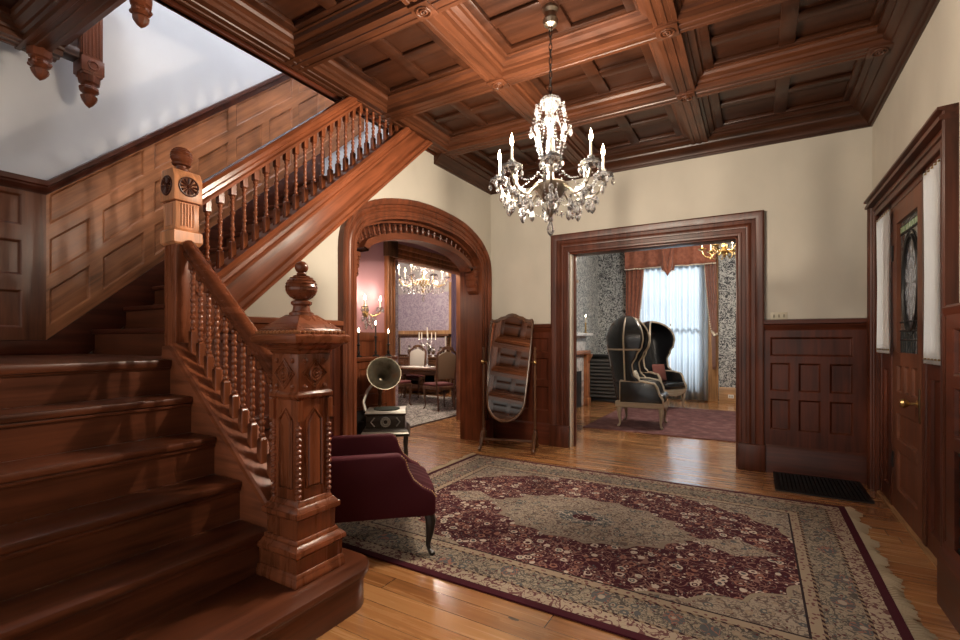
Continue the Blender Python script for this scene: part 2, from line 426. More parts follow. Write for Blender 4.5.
# fretwork band under the arch
AF0 = offs(AO, .24); AF1 = offs(AO, .40)
def clampband(pts): return [(min(max(a, yo0+.03), yo1-.03), b) for a, b in pts]
F0 = AF0[8:-9]; F1 = AF1[8:-9]
def strip(mb, A, B, x0, x1):
    n = len(A)
    for i in range(n-1):
        q = [(A[i], A[i+1], B[i+1], B[i])][0]
        for x in (x0, x1): mb.quad(*[(x, a, b) for a, b in q])
        mb.quad((x0, *A[i]), (x0, *A[i+1]), (x1, *A[i+1]), (x1, *A[i])); mb.quad((x0, *B[i]), (x0, *B[i+1]), (x1, *B[i+1]), (x1, *B[i]))
    for k in (0, n-1): mb.quad((x0, *A[k]), (x0, *B[k]), (x1, *B[k]), (x1, *A[k]))
fretm = MB()
i0, i1 = 6, len(AO)-7
A0 = offs(AO, CWD+.02)[i0:i1]; A1 = offs(AO, CWD+.055)[i0:i1]; B0 = offs(AO, CWD+.165)[i0:i1]; B1 = offs(AO, CWD+.235)[i0:i1]
strip(fretm, A0, A1, XL-.16, XL-.06); strip(fretm, B0, B1, XL-.20, XL-.02)
fo = fretm.build('fretwork_rail', wood('rail', 'y'), ta)
sp = MB(); spn = 34
for k in range(spn):
    f = (k+.5)/spn*(len(A1)-1); i = int(f); w = f-i
    a = V((A1[i][0]*(1-w)+A1[i+1][0]*w, A1[i][1]*(1-w)+A1[i+1][1]*w)); b = V((B0[i][0]*(1-w)+B0[i+1][0]*w, B0[i][1]*(1-w)+B0[i+1][1]*w))
    pts = [V((XL-.11, a.x+(b.x-a.x)*s, a.y+(b.y-a.y)*s)) for s in (0, .2, .3, .5, .7, .8, 1)]
    sp.tube(pts, [.014, .008, .016, .010, .016, .008, .014], 6)
sp.build('fretwork_spindles', wood('rail', 'z'), ta)
dk = MB(); strip(dk, A1, B0, XL-.20, XL-.185); dk.build('fretwork_backing', wood('dark', 'y'), ta)
# brackets that end the fretwork
def scroll_bracket(y, s, z):
    mb = MB(); pts = []
    poly = [(0, 0), (.11, .0), (.12, -.05), (.09, -.07), (.10, -.12), (.075, -.15), (.085, -.2), (.055, -.235), (.06, -.28), (.03, -.31), (0, -.33)]
    mb.prism([(y+s*u, z+v) for u, v in poly], YZ, XL-.18, XL-.03)
    for q, (u, v) in enumerate(((.07, -.06), (.06, -.14), (.05, -.22))): mb.tube([V((XL-.025, y+s*u+.022*cos(t*PI/4), z+v+.022*sin(t*PI/4))) for t in range(8)], .009, 6, closed=True)
    return mb.build('scroll_bracket', wood('rail', 'z'), ta, bevel=.006)
scroll_bracket(AI[-1][0]-.025, -1, 2.36); scroll_bracket(AI[0][0]+.025, 1, 2.26)
# pilaster block on the right jamb
MB().box(XL-.02, XL+.09, 5.60, 5.83, 0, .30).build('plinth_block', wood('rail', 'z'), ta, bevel=.01)
MB().box(XL-.02, XL+.09, 3.03, 3.25, 0, .30).build('plinth_block', wood('rail', 'z'), ta, bevel=.01)

# stairwell walls
tag(MB().box(XS-.15, XS, -2.2, 5.2, 0, 6.3).build('wall_stair', WHITE, smooth=0), kind='structure')
tag(MB().box(XS, XL-.0, 5.2, 5.4, 3.74, 6.3).build('wall_upper_back', WHITE, smooth=0), kind='structure')
tag(MB().box(XL+.02, XL+.17, -2.2, 5.2, 3.96, 6.3).build('wall_light_block', WHITE, smooth=0), kind='structure')  # unseen wall added on the open side to keep light in the stairwell
tag(MB().box(XS, XL+.17, -2.2, 5.4, 6.3, 6.4).build('ceiling_upper', WHITE, smooth=0), kind='structure')

# wainscot on the stair wall : level part and raked part
YK = 1.53
wst = MB()
lev = [(1.40, 1.52, []), ]
panelling(wst, (XS, 0, 0), (0, 1, 0), (0, 0, 1), (1, 0, 0), -2.0, YK-.0, 1.28, 2.66,
          [(1.50, 1.80, [(-1.9, -.6), (-.48, .62), (.74, 1.38)]), (1.92, 2.20, [(-1.9, -.6), (-.48, .62), (.74, 1.38)]), (2.32, 2.57, [(-1.9, -.6), (-.48, .62), (.74, 1.38)])])
o = trim(wst.build('trim', wood('panel', 'z')))  # same wainscot as the rake, its shade put into a darker tone
wrk = MB()
U = (0, 1, SU)
st = [.02, .30, .39, .725, .81, 1.145, 1.23, 1.565, 1.65, 1.985, 2.07, 2.40, 2.49, 2.82, 2.91, 3.24, 3.33, 3.62]
small = [(st[i], st[i+1]) for i in range(0, 18, 2)]
big = [(.02, .725), (.81, 1.565), (1.65, 2.40), (2.49, 3.24), (3.33, 3.62)]
panelling(wrk, (XS, YK, 0), U, (0, 0, 1), (1, 0, 0), -.0, 3.66, 1.28, 2.66,
          [(1.50, 1.80, small), (1.92, 2.22, small), (2.34, 2.59, big)])
trim(wrk.build('trim', wood('oak', 'y', .34, math.atan(SU))))  # lighter tone here carries the light that falls on the rake
capP = [(0, -.06), (.03, -.06), (.035, -.04), (.05, -.02), (.055, .0), (.075, .01), (.075, .05), (0, .06)]
cap = MB().sweep(capP, [((XS, -2, 2.66), (1, 0, 0), (0, 0, 1)), ((XS, YK, 2.66), (1, 0, 0), (0, 0, 1)), ((XS, YK+3.66, 2.66+3.66*SU), (1, 0, 0), (0, 0, 1))])
trim(cap.build('trim', wood('dark', 'y')))
bs = MB().box(XS, XS+.045, -2, YK, 1.28, 1.40)
bs.prism([(YK, 1.28), (YK, 1.40), (YK+2.9, 1.40+2.9*SU), (YK+2.9, 1.28+2.9*SU-.2), (YK+.28, 1.28)], YZ, XS, XS+.045)
tag(bs.build('baseboard_stair', wood('dark', 'y'), bevel=.006), kind='structure')

# wainscot on the back wall
def wains_back(x0, x1, cols, name='w'):
    mb = MB(); cs = cols
    panelling(mb, (0, YB, 0), (1, 0, 0), (0, 0, 1), (0, -1, 0), x0, x1, .28, 1.54,
              [(.45, .78, cs), (.86, 1.16, cs), (1.23, 1.43, [(cs[0][0], cs[-1][1])])], t=.03)
    w = trim(mb.build('trim', wood('dark', 'z')))
    MB().sweep(capP, [((x0, YB, 1.56), (0, -1, 0), (0, 0, 1)), ((x1, YB, 1.56), (0, -1, 0), (0, 0, 1))]).build('cap_moulding', wood('dark', 'x'), w)
    bp = [(0, 0), (.055, 0), (.055, .22), (.048, .235), (.05, .25), (.035, .28), (.03, .29), (0, .29)]
    b = MB().sweep(bp, [((x0, YB, 0), (0, -1, 0), (0, 0, 1)), ((x1, YB, 0), (0, -1, 0), (0, 0, 1))]).build('skirting', wood('dark', 'x'), w)
wains_back(.06, XR, [(.12, .30), (.37, .56), (.63, .82)])
wains_back(XL, DX0-.245, [(-3.24, -3.0), (-2.95, -2.68), (-2.63, -2.40)])

mb = MB()
panelling(mb, (XL, 0, 0), (0, 1, 0), (0, 0, 1), (1, 0, 0), 1.86, 3.04, .02, 1.50, [(.30, .72, [(1.93, 2.42), (2.50, 2.98)]), (.80, 1.40, [(1.93, 2.42), (2.50, 2.98)])], t=.03)
w_ = trim(mb.build('trim', wood('dark', 'z')))
MB().sweep(capP, [((XL, 1.86, 1.52), (1, 0, 0), (0, 0, 1)), ((XL, 3.04, 1.52), (1, 0, 0), (0, 0, 1))]).build('cap_moulding', wood('red', 'y'), w_)
# ------------------------------------------------------------------ ceiling
ceil = tag(MB().box(XL-.02, XR+.2, -2.2, YB+.2, ZC, ZC+.2).box(XS, XL-.02, -2.2, 1.25, ZC, ZC+.2).box(-4.80, XL-.02, 1.25, 1.47, ZC, ZC+.2).build('ceiling', wood('ceil', 'x'), smooth=0), kind='structure')
BX = [-3.17, -1.91, -.55, .80]; BY = [-1.7, -.65, .4, 1.45, 2.5, 3.55, 4.6, 5.74]
BP = [(-.175, 3.74), (-.175, 3.70), (-.16, 3.695), (-.15, 3.675), (-.11, 3.66), (-.105, 3.64), (-.085, 3.635), (-.08, 3.60), (-.05, 3.60), (-.045, 3.606), (-.018, 3.606), (-.014, 3.598), (.014, 3.598), (.018, 3.606), (.045, 3.606), (.05, 3.60), (.08, 3.60), (.085, 3.635), (.105, 3.64), (.11, 3.66), (.15, 3.675), (.16, 3.695), (.175, 3.70), (.175, 3.74)]
def beam_y(x, y0, y1, par=ceil, m='beam'): return MB().sweep(BP, [((x, y0, 0), (1, 0, 0), (0, 0, 1)), ((x, y1, 0), (1, 0, 0), (0, 0, 1))]).build('ceiling_beam', wood(m, 'y'), par)
def beam_x(y, x0, x1, par=ceil, m='beam'): return MB().sweep([(a, b-.004) for a, b in BP], [((x0, y, 0), (0, 1, 0), (0, 0, 1)), ((x1, y, 0), (0, 1, 0), (0, 0, 1))]).build('ceiling_beam', wood(m, 'x'), par)
for x in BX[1:3]: beam_y(x, -2.2, YB)
beam_y(BX[0], -2.2, 4.75)
for y in BY[:-1]: beam_x(y, XL-.02+.1, XR)
# panel frames and cross rails in each bay
for i in range(3):
    for j in range(7):
        x0, x1 = BX[i]+.17, BX[i+1]-.17; y0, y1 = BY[j]+.17, BY[j+1]-.17
        if i == 2: x1 = .78
        if j == 6: y1 = YB-.2
        cx, cy = (x0+x1)/2, (y0+y1)/2
        r = MB()
        r.box(x0, x1, cy-.05, cy+.05, 3.712, 3.74); r.box(cx-.055, cx+.055, y0, y1, 3.706, 3.74)
        r.box(x0, x0+.07, y0, y1, 3.70, 3.74).box(x1-.07, x1, y0, y1, 3.70, 3.74).box(x0, x1, y0, y0+.05, 3.703, 3.74).box(x0, x1, y1-.05, y1, 3.703, 3.74)
        r.build('panel_frame', wood('ceil', 'x'), ceil, bevel=.008)
ROS = []
def rosette(x, y):
    mb = MB().cbox((x, y, 3.592), (.15, .15, .02))
    for a, b in ((.048, .012), (.022, .012)): mb.tube([(x+a*cos(t*PI/6), y+a*sin(t*PI/6), 3.58) for t in range(12)], b*.8, 6, closed=True)
    mb.sphere((x, y, 3.578), .012, 8, 4)
    return mb.build('rosette', wood('beam', 'x'), ceil, bevel=.003)
for x in BX[1:3]:
    for y in BY[2:-1]: rosette(x, y)
for y in BY[2:-1]: rosette(.80, y)
# crown along the right, back and left walls + fat border member
def crown(name, a, b, n, m, ext=None):
    a, b, n = V(a), V(b), V(n)
    return MB().sweep(CROWN, [(a, n, V((0, 0, 1))), (b, n, V((0, 0, 1)))]).build('crown_moulding', m, ceil)
crown('c', (XR, -2.2, 3.485), (XR, YB, 3.485), (-1, 0, 0), wood('ceil', 'y'))
crown('c', (XR, YB, 3.485), (XL, YB, 3.485), (0, -1, 0), wood('ceil', 'x'))
crown('c', (XL, YB, 3.485), (XL, 4.52, 3.485), (1, 0, 0), wood('ceil', 'y'))
# stair opening fascia
MB().box(XL-.04, XL+.0, -2.2, 4.75, 3.585, 3.95).box(XL-.05, XL+.02, 1.3, 4.75, 3.585, 3.63).build('opening_fascia', wood('dark', 'y'), ceil, bevel=.006)
# ceiling over the near landing
for y in (-.65, .4, 1.35): beam_x(y, -4.82, XL)
beam_y(-4.72, -2.2, 1.50)
for j, (y0, y1) in enumerate(((-.5, .25), (.55, 1.2))):
    MB().box(-4.55, XL, (y0+y1)/2-.03, (y0+y1)/2+.03, 3.712, 3.74).box(-4.0, -3.93, y0, y1, 3.706, 3.74).build('panel_frame', wood('ceil', 'x'), ceil, bevel=.008)
MB().box(XS, -4.85, .2, .45, 3.60, 3.74).build('opening_fascia', wood('dark', 'x'), ceil, bevel=.01)
DROP = [(0, -.24), (.03, -.215), (.055, -.18), (.062, -.16), (.045, -.145), (.04, -.135), (.06, -.125), (.072, -.11), (.07, -.095), (.055, -.085), (.055, -.07), (.075, -.06), (.082, -.03), (.082, 0)]
def drop(x, y, z, s=1.0):
    mb = MB().lathe([(r*s, h*s) for r, h in DROP], (x, y, z), 8)
    for k in range(4):
        a = k*PI/2+PI/4; mb.sphere((x+.065*s*cos(a), y+.065*s*sin(a), z-.11*s), .02*s, 6, 4)
    return mb.build('pendant_drop', wood('rail', 'z'), ceil)
drop(-4.70, 1.38, 3.60, .95); drop(-3.42, 1.50, 3.60, .8)
# fluted post hanging from the gallery of the flight above
pm = MB().box(-4.95, -4.80, 1.68, 1.82, 3.62, 4.6)
for k in range(5): pm.box(-4.80, -4.792, 1.692+k*.025, 1.705+k*.025, 3.78, 4.6); pm.box(-4.942+k*.028, -4.927+k*.028, 1.672, 1.68, 3.78, 4.6)
pm.cbox((-4.88, 1.75, 3.70), (.17, .16, .12))
pp = pm.build('gallery_post', wood('rail', 'z'), ceil, bevel=.004)
mb = MB().lathe([(r*1.0, h*1.15) for r, h in DROP], (-4.88, 1.75, 3.64), 8)
mb.tube([(-4.793, 1.75+.035*cos(t*PI/6), 3.70+.035*sin(t*PI/6)) for t in range(12)], .01, 6, closed=True)
mb.build('pendant_drop', wood('rail', 'z'), pp)
MB().box(-4.93, -4.83, .2, 1.66, 3.72, 4.1).box(-4.83, -4.80, .2, 1.66, 3.72, 3.80).build('gallery_fascia', wood('ceil', 'y'), ceil, bevel=.008)

# ================================================================== STAIRCASE
R_ = .2133
stair = empty('staircase', (-2.0, 1.63, 0), 0, 'dark reddish carved wooden staircase with turned balusters rising to the left of the hall', 'staircase')
SX, SY = -2.0, 1.63
class SB(MB):
    def build(s, name, mats, parent=None, **k):
        s.v = [p-V((SX, SY, 0)) for p in s.v]; return MB.build(s, name, mats, parent or stair, **k)
YI = 1.54; YN = -.9
GX = .24
nose = [None, -1.76]+[-2.16-GX*i for i in range(5)]     # nosing x of steps 1..6 (6 = landing)
NOSEP = [(.0, 0), (.012, -.012), (.012, -.03), (0, -.042)]
# step one: long curtail step with a rounded end
def curtail(x1, y1, r, n=8):
    pts = [(x1, YN)]
    for k in range(n+1):
        a = k/n*PI/2; pts.append((x1-r+r*cos(a), y1-r+r*sin(a)))
    return pts+[(-2.4, y1), (-2.4, YN)]
SB().prism(curtail(-1.775, 1.90, .15), XY, 0, R_-.04).build('riser', wood('tread', 'y'), bevel=.003)
SB().prism(curtail(-1.75, 1.925, .165), XY, R_-.04, R_).build('tread', wood('tread', 'y'), bevel=.012)
SB().prism(curtail(-1.765, 1.91, .155), XY, R_-.06, R_-.04).build('nosing_moulding', wood('tread', 'y'))
for i in range(2, 7):
    x = nose[i]; z = R_*i
    back = nose[i+1]-.03 if i < 6 else XS
    if i < 6: SB().box(back, x, YN, YI, z-.04, z).build('tread', wood('tread', 'y'), bevel=.012)
    SB().box(x-.045, x-.025, YN, YI, z-R_, z-.04).build('riser', wood('tread', 'y'))
    SB().box(x-.03, x-.012, YN, YI, z-.06, z-.04).build('nosing_moulding', wood('tread', 'y'), bevel=.006)
SB().box(XS, nose[6], YN-1.2, YI, 6*R_-.05, 6*R_).box(XS, nose[6]-.1, YI, 1.86, 6*R_-.05, 6*R_).build('landing', wood('tread', 'y'), bevel=.012)
# lower stringer + side
ls = lambda x: 1.278-.87*(x+3.04)
SB().prism([(-3.25, 0), (-2.08, 0), (-2.08, .44), (-2.15, ls(-2.15)), (-3.14, ls(-3.14)), (-3.25, 1.36)], XZ, YI, 1.73).build('stringer', wood('red', 'x'), bevel=.006)
SB().sweep([(-.02, 0), (.20, 0), (.20, .025), (.19, .035), (-.01, .035), (-.02, .025)], [((-2.12, YI, ls(-2.12)), (0, 1, 0), (.66, 0, .75)), ((-3.13, YI, ls(-3.13)), (0, 1, 0), (.66, 0, .75))]).build('stringer_cap', wood('red', 'x'))
# handrails
RAILP = [(-.035, -.06), (.035, -.06), (.04, -.045), (.03, -.035), (.032, -.02), (.048, -.01), (.05, .01), (.035, .03), (.012, .038), (-.012, .038), (-.035, .03), (-.05, .01), (-.048, -.01), (-.032, -.02), (-.03, -.035), (-.04, -.045)]
lr = lambda x: 1.385-.87*(x+2.4)
SB().sweep([(a*.8, b*.8) for a, b in RAILP], [((-2.10, SY, lr(-2.10)), (0, 1, 0), (.3, 0, 1.2)), ((-3.10, SY, lr(-3.10)), (0, 1, 0), (.3, 0, 1.2))]).build('handrail', wood('rail', 'x', .25))
XU = -3.20
ur = lambda y: 2.36+SU*(y-1.72)
SB().sweep([(a*1.0, b*1.2) for a, b in RAILP], [((XU, 1.70, ur(1.70)), (1, 0, 0), (0, -.2, 1.15)), ((XU, 3.25, ur(3.25)), (1, 0, 0), (0, -.2, 1.15))]).build('handrail', wood('red', 'y', .25, math.atan(SU)))
# upper stringer (outer string of the second flight)
ub = wood('red', 'y', .34, math.atan(SU))
ye = 4.30
us = SB().prism([(1.70, strbot(1.70)), (1.70, strtop(1.70)), (ye-.25, strtop(ye-.25)), (ye+.12, strtop(ye-.25)), (ye+.12, strbot(ye+.12))], YZ, XU-.06, XU+.05).build('stringer', ub, bevel=.004)
nrm = (0, -.665, .747)
SB().sweep([(-.08, 0), (.09, 0), (.095, .015), (.08, .035), (-.08, .035)], [((XU, 1.70, strtop(1.70)), (1, 0, 0), nrm), ((XU, ye-.2, strtop(ye-.2)), (1, 0, 0), nrm)]).build('stringer_cap', ub)
SB().sweep([(0, -.07), (.025, -.07), (.03, -.05), (.018, -.04), (.018, -.015), (.03, 0), (0, 0)], [((XU+.05, 1.75, strtop(1.75)), (1, 0, 0), nrm), ((XU+.05, ye-.2, strtop(ye-.2)), (1, 0, 0), nrm)]).build('stringer_moulding', ub)
SB().sweep([(0, -.0), (.03, -.0), (.035, .02), (.02, .03), (.02, .06), (.0, .075)], [((XU+.05, 1.72, strbot(1.72)), (1, 0, 0), nrm), ((XU+.05, ye, strbot(ye)), (1, 0, 0), nrm)]).build('stringer_moulding', ub)
# upper steps + soffit
for i in range(1, 11):
    y = 1.83+GX*(i-1); z = 6*R_+R_*i
    SB().box(XS, -3.31 if i > 1 else XU-.05, y, y+GX+.03, z-.04, z).build('tread', wood('dark', 'x'), bevel=.01)
    SB().box(XS, -3.31 if i > 1 else XU-.05, y+.025, y+.045, z-R_, z-.04).build('riser', wood('tread', 'x'))
SB().prism([(1.87, 1.23), (4.4, 1.23+2.53*SU), (4.4, 1.19+2.53*SU), (1.87, 1.19)], YZ, XS, -3.31).build('soffit', CREAM)
# balusters
def bal_profile(z0, z1, nb):
    pr = [(.010, z0), (.017, z0+.008), (.017, z0+.02), (.011, z0+.026)]
    L = z1-z0-.06
    for k in range(nb):
        a = z0+.03+L*k/nb; h = L/nb
        big_ = .0185 if k % 3 == 1 else .0155
        pr += [(.0095, a), (big_*.85, a+h*.22), (big_, a+h*.5), (big_*.85, a+h*.78)]
    pr += [(.0095, z1-.03), (.017, z1-.022), (.017, z1-.008), (.010, z1)]
    return pr
def make_bal(h, mat, tb=.10, bb=.14, nb=9):
    mb = MB(); w = .019
    mb.box(-w, w, -w, w, -.03, bb); mb.frus((0, 0), bb, bb+.022, 2*w, .012)
    mb.lathe(bal_profile(bb+.01, h-tb, nb), (0, 0, 0), 10)
    mb.frus((0, 0), h-tb-.012, h-tb, .014, 2*w); mb.box(-w, w, -w, w, h-tb, h+.03)
    return mb.build('baluster', mat, stair, bevel=.002, segs=1)
HL = .62
b0 = make_bal(HL, wood('red', 'z', .22), tb=.10, bb=.13, nb=9)
for k in range(11):
    o = b0 if k == 0 else b0.copy()
    if k: COL.objects.link(o)
    x = -2.19-.0865*k; o.parent = stair
    o.location = (x-SX, 0, ls(x)+.03)
HU = .575
bu = make_bal(HU, wood('red', 'z', .26), tb=.12, bb=.12, nb=7)
for k in range(26):
    o = bu if k == 0 else bu.copy()
    if k: COL.objects.link(o)
    y = 1.80+.0885*k
    o.location = (XU-SX, y-SY, strtop(y)+.03)

# big newel
NX, NY = -2.035, 1.63
nw = empty('newel_post', (NX-SX, NY-SY, 0)); nw.parent = stair
rz, ry = wood('red', 'z', .27), wood('red', 'x', .27)
def ring_stack(mb, spec):
    for z0, z1, a0, a1 in spec: mb.frus((0, 0), z0, z1, a0, a1)
mb = MB(); ring_stack(mb, [(R_, .235, .31, .31), (.235, .255, .31, .30), (.255, .275, .305, .29), (.275, .345, .285, .285), (.345, .36, .285, .315), (.36, .385, .315, .315), (.385, .405, .31, .27), (.405, .425, .265, .25), (.42, .515, .235, .235), (.515, .53, .235, .275), (.53, .555, .275, .275), (.555, .58, .265, .23), (.575, .605, .225, .20)])
mb.build('base', rz, nw, bevel=.003)
SHW = .186
mb = MB().box(-SHW/2, SHW/2, -SHW/2, SHW/2, .60, 1.33).build('shaft', rz, nw, bevel=.004)
mb = MB()
def face_frames():
    for k in range(4):
        a = k*PI/2; n = V((sin(a), -cos(a), 0)); u = V((cos(a), sin(a), 0)); yield n, u
for n, u in face_frames():
    hw = .048; q = SHW/2
    house = [(-hw, .66), (hw, .66), (hw, 1.00), (0, 1.055), (-hw, 1.00)]
    pts = [u*a+V((0, 0, b))+n*(q+.004) for a, b in house]
    mb.tube(pts, .0065, 6, closed=True)
    inn = [(a*.8, .835+(b-.835)*.95) for a, b in house]
    mb.add([u*a+V((0, 0, b))+n*(q+.001) for a, b in inn]+[u*a*.85+V((0, 0, .835+(b-.835)*.98))+n*(q+.009) for a, b in inn], [[5, 6, 7, 8, 9]]+[(i, (i+1) % 5, 5+(i+1) % 5, 5+i) for i in range(5)])
mb.build('pointed_panels', rz, nw)
rp = [(.012, .605)]
for k in range(13):
    z = .625+k*.028; rp += [(.009, z-.012), (.0165, z-.004), (.0165, z+.004), (.009, z+.012)]
rp += [(.012, 1.0)]
for sx in (-1, 1):
    for sy in (-1, 1):
        MB().lathe(rp, (sx*SHW/2, sy*SHW/2, 0), 10).box(sx*SHW/2-.016, sx*SHW/2+.016, sy*SHW/2-.016, sy*SHW/2+.016, 1.0, 1.10).build('beaded_rod', rz, nw)
mb = MB(); ring_stack(mb, [(1.10, 1.115, .19, .222), (1.115, 1.13, .222, .222), (1.13, 1.145, .222, .20), (1.14, 1.33, .20, .20)]); mb.build('carved_block', rz, nw, bevel=.003)
mb = MB()
for n, u in face_frames():
    q = .10; zc_ = 1.232
    for rr in (.072, .056): mb.tube([u*(rr*a)+V((0, 0, zc_+rr*b))+n*(q+.004) for a, b in ((1, 0), (0, 1), (-1, 0), (0, -1))], .006, 6, closed=True)
    for rr, th in ((.032, .007), (.017, .006)): mb.tube([u*(rr*cos(t*PI/7))+V((0, 0, zc_+rr*sin(t*PI/7)))+n*(q+.008) for t in range(14)], th, 6, closed=True)
    mb.sphere(n*(q+.008)+V((0, 0, zc_)), .01, 8, 4)
    for sa in (-1, 1):
        for sb in (-1, 1): mb.sphere(u*(.06*sa)+V((0, 0, zc_+.065*sb))+n*q, .014, 8, 4)
mb.build('diamond_rosettes', rz, nw)
mb = MB(); ring_stack(mb, [(1.33, 1.35, .20, .22), (1.35, 1.375, .225, .29), (1.375, 1.385, .30, .335), (1.385, 1.42, .345, .345), (1.42, 1.43, .345, .325), (1.43, 1.452, .30, .29), (1.452, 1.462, .285, .27), (1.462, 1.52, .265, .135), (1.52, 1.53, .135, .11)]); mb.build('cap', wood('red', 'x', .27), nw, bevel=.003)
mb = MB()
for n, u in face_frames():
    for k in range(11): mb.sphere(u*(-.14+.028*k)+n*.152+V((0, 0, 1.438)), .0135, 8, 4, sc=(1, 1, .8))
mb.build('bead_row', wood('oak', 'x', .27), nw)
fp = [(.062, 1.525), (.06, 1.54), (.045, 1.548), (.04, 1.575), (.052, 1.585), (.052, 1.597), (.036, 1.605)]
for k in range(1, 12):
    a = PI*k/12; fp += [(.078*sin(a), 1.668-.068*cos(a)), (.078*sin(a)+.003, 1.668-.068*cos(a)+.004)]
fp += [(.026, 1.738), (.022, 1.748)]
for k in range(1, 8): a = PI*k/8; fp.append((.034*sin(a), 1.776-.032*cos(a)))
fp += [(0, 1.810)]
MB().lathe(fp, (0, 0, 0), 24).build('finial', wood('rail', 'z', .27), nw, smooth=25)
# tall newel on the landing
TX, TY = -3.19, 1.63
tn = empty('newel_post', (TX-SX, TY-SY, 0)); tn.parent = stair
hz = wood('head', 'z', .4)
MB().box(-.07, .07, -.07, .07, 1.05, 2.46).build('shaft', rz, tn, bevel=.006)
mb = MB(); ring_stack(mb, [(2.0, 2.02, .15, .175), (2.02, 2.085, .175, .175), (2.085, 2.10, .175, .15), (2.10, 2.27, .145, .145)]); mb.build('collar', hz, tn, bevel=.004)
oc = lambda w, c: [(-w, -w+c), (-w+c, -w), (w-c, -w), (w, -w+c), (w, w-c), (w-c, w), (-w+c, w), (-w, w-c)]
mb = MB()
hp = [(-.087, 2.275), (.087, 2.275), (.087, 2.42), (.06, 2.475), (-.06, 2.475), (-.087, 2.42)]
mb.prism(hp, XZ, -.087, .087); mb.build('head', hz, tn, bevel=.006)
mb = MB()
for n, u in face_frames():
    mb.tube([u*(.058*cos(t*PI/10))+V((0, 0, 2.37+.058*sin(t*PI/10)))+n*.089 for t in range(20)], .006, 6, closed=True)
    for t in range(12):
        a = t*PI/6; mb.tube([u*(r*cos(a))+V((0, 0, 2.37+r*sin(a)))+n*.09 for r in (.014, .032, .05)], [.003, .007, .009], 6)
    mb.sphere(n*.09+V((0, 0, 2.37)), .013, 8, 4)
mb.build('medallions', wood('dark', 'z'), tn)
mb = MB()
for n, u in face_frames():
    for k in range(5): mb.tube([u*(-.036+.018*k)+V((0, 0, z))+n*.074 for z in (2.12, 2.26)], .006, 6)
mb.build('fluting', hz, tn)
fp = [(.05, 2.475), (.05, 2.49), (.03, 2.50), (.03, 2.515), (.05, 2.52), (.055, 2.53)]
for k in range(2, 12):
    a = PI*k/12; fp += [(.062*sin(a), 2.575-.058*cos(a)), (.062*sin(a)+.003, 2.575-.058*cos(a)+.004)]
fp += [(0, 2.638)]
MB().lathe(fp, (0, 0, 0), 20).build('finial', wood('rail', 'z', .3), tn, smooth=25)

# ================================================================== FRONT DOOR (right wall)
dw = wood('dark', 'z')
d1 = tag(bpy.data.objects.new('door_1', None), kind='structure'); COL.objects.link(d1)
casing('casing', (XR, 5.57, 0), (0, -1, 0), (0, 0, 1), (-1, 0, 0), 5.57-3.79, 2.54, .72, wood('case', 'z'), parent=d1)
MB().sweep([(0, 0), (.08, 0), (.085, .02), (.06, .03), (.06, .05), (.09, .06), (.09, .075), (0, .08)], [((XR, 5.75, 2.645), (-1, 0, 0), (0, 0, 1)), ((XR, 3.61, 2.645), (-1, 0, 0), (0, 0, 1))]).build('head_moulding', wood('case', 'y'), d1)
# posts between leaf and sidelights
fr_ = MB()
for y0, y1 in ((5.50, 5.58), (5.12, 5.20), (4.20, 4.28), (3.78, 3.85)): fr_.box(XR-.005, XR+.09, y0, y1, 0, 2.54)
fr_.box(XR-.005, XR+.09, 3.8, 5.56, 2.49, 2.54).build('frame', wood('case', 'z'), d1, bevel=.006)
MB().box(XR-.025, XR+.1, 3.80, 5.56, 0, .025).build('threshold', wood('gold', 'y'), d1, bevel=.006)
LX = XR+.03
lf = MB()
panelling(lf, (LX, 5.12, 0), (0, -1, 0), (0, 0, 1), (-1, 0, 0), 0, .84, .025, 1.30, [(.20, .52, [(.13, .71)]), (.60, .82, [(.13, .71)]), (.98, 1.20, [(.13, .29), (.34, .50), (.55, .71)])], t=.028, back=.02)
lf.box(LX-.028, LX+.02, 5.12-.14, 5.12, 1.30, 2.49).box(LX-.028, LX+.02, 4.28, 4.28+.13, 1.30, 2.49).box(LX-.028, LX+.02, 4.41, 4.98, 2.34, 2.49)
leaf = lf.build('door_leaf', wood('door', 'z', .42), d1)
lg = MB()
def ring(mb, cy, cz, ry_, rz_, th, x=LX-.005, n=28): mb.tube([(x, cy+ry_*cos(t*2*PI/n), cz+rz_*sin(t*2*PI/n)) for t in range(n)], th, 6, closed=True)
gc, gz = 4.695, 1.83
def stained():
    M = Mat('stained_glass', .12); x, y, z = M.xyz(); v = M.comb(y*1.0, z, 0)
    dd = M.vor(v, 24, feat='DISTANCE_TO_EDGE'); w = M.white(M.vor(v, 24, 'Position').k)
    c = M.ramp(w, [(.0, (.10, .09, .06)), (.35, (.17, .14, .10)), (.55, (.24, .22, .19)), (.75, (.09, .10, .10)), (1, (.30, .26, .21))])
    c = M.mix(dd < .06, c, (.01, .01, .01))
    u = (y-4.695)/.20; q = (z-1.83)/.36; r = (u*u+q*q).sqrt(); th = u.atan2(q)
    pet = ((th*5).cos().abs()*.55+.36 > r); dia = (((r*13).sin()*(th*10+1.57).sin()).abs() > .62)
    leaded = ((th*10).sin().abs() < .10).max(((r*9).fract() < .12))
    inn = M.mix(pet, (.06, .05, .045), (.44, .46, .48)); inn = M.mix(dia, inn, (.02, .022, .03)); inn = M.mix(leaded, inn, (.015, .015, .015))
    c = M.mix(r < 1.0, c, inn); M.set('Base Color', c); M.set('Transmission_Weight', .45); M.set('Emission_Color', c); M.set('Emission_Strength', .06)  # faint glow put into the pane for light coming through
    return M.m
gl = MB().box(LX-.002, LX+.006, 4.41, 4.98, 1.30, 2.34).build('stained_glass', stained(), leaf)
ring(lg, gc, gz, .20, .36, .012); ring(lg, gc, gz, .24, .40, .006)
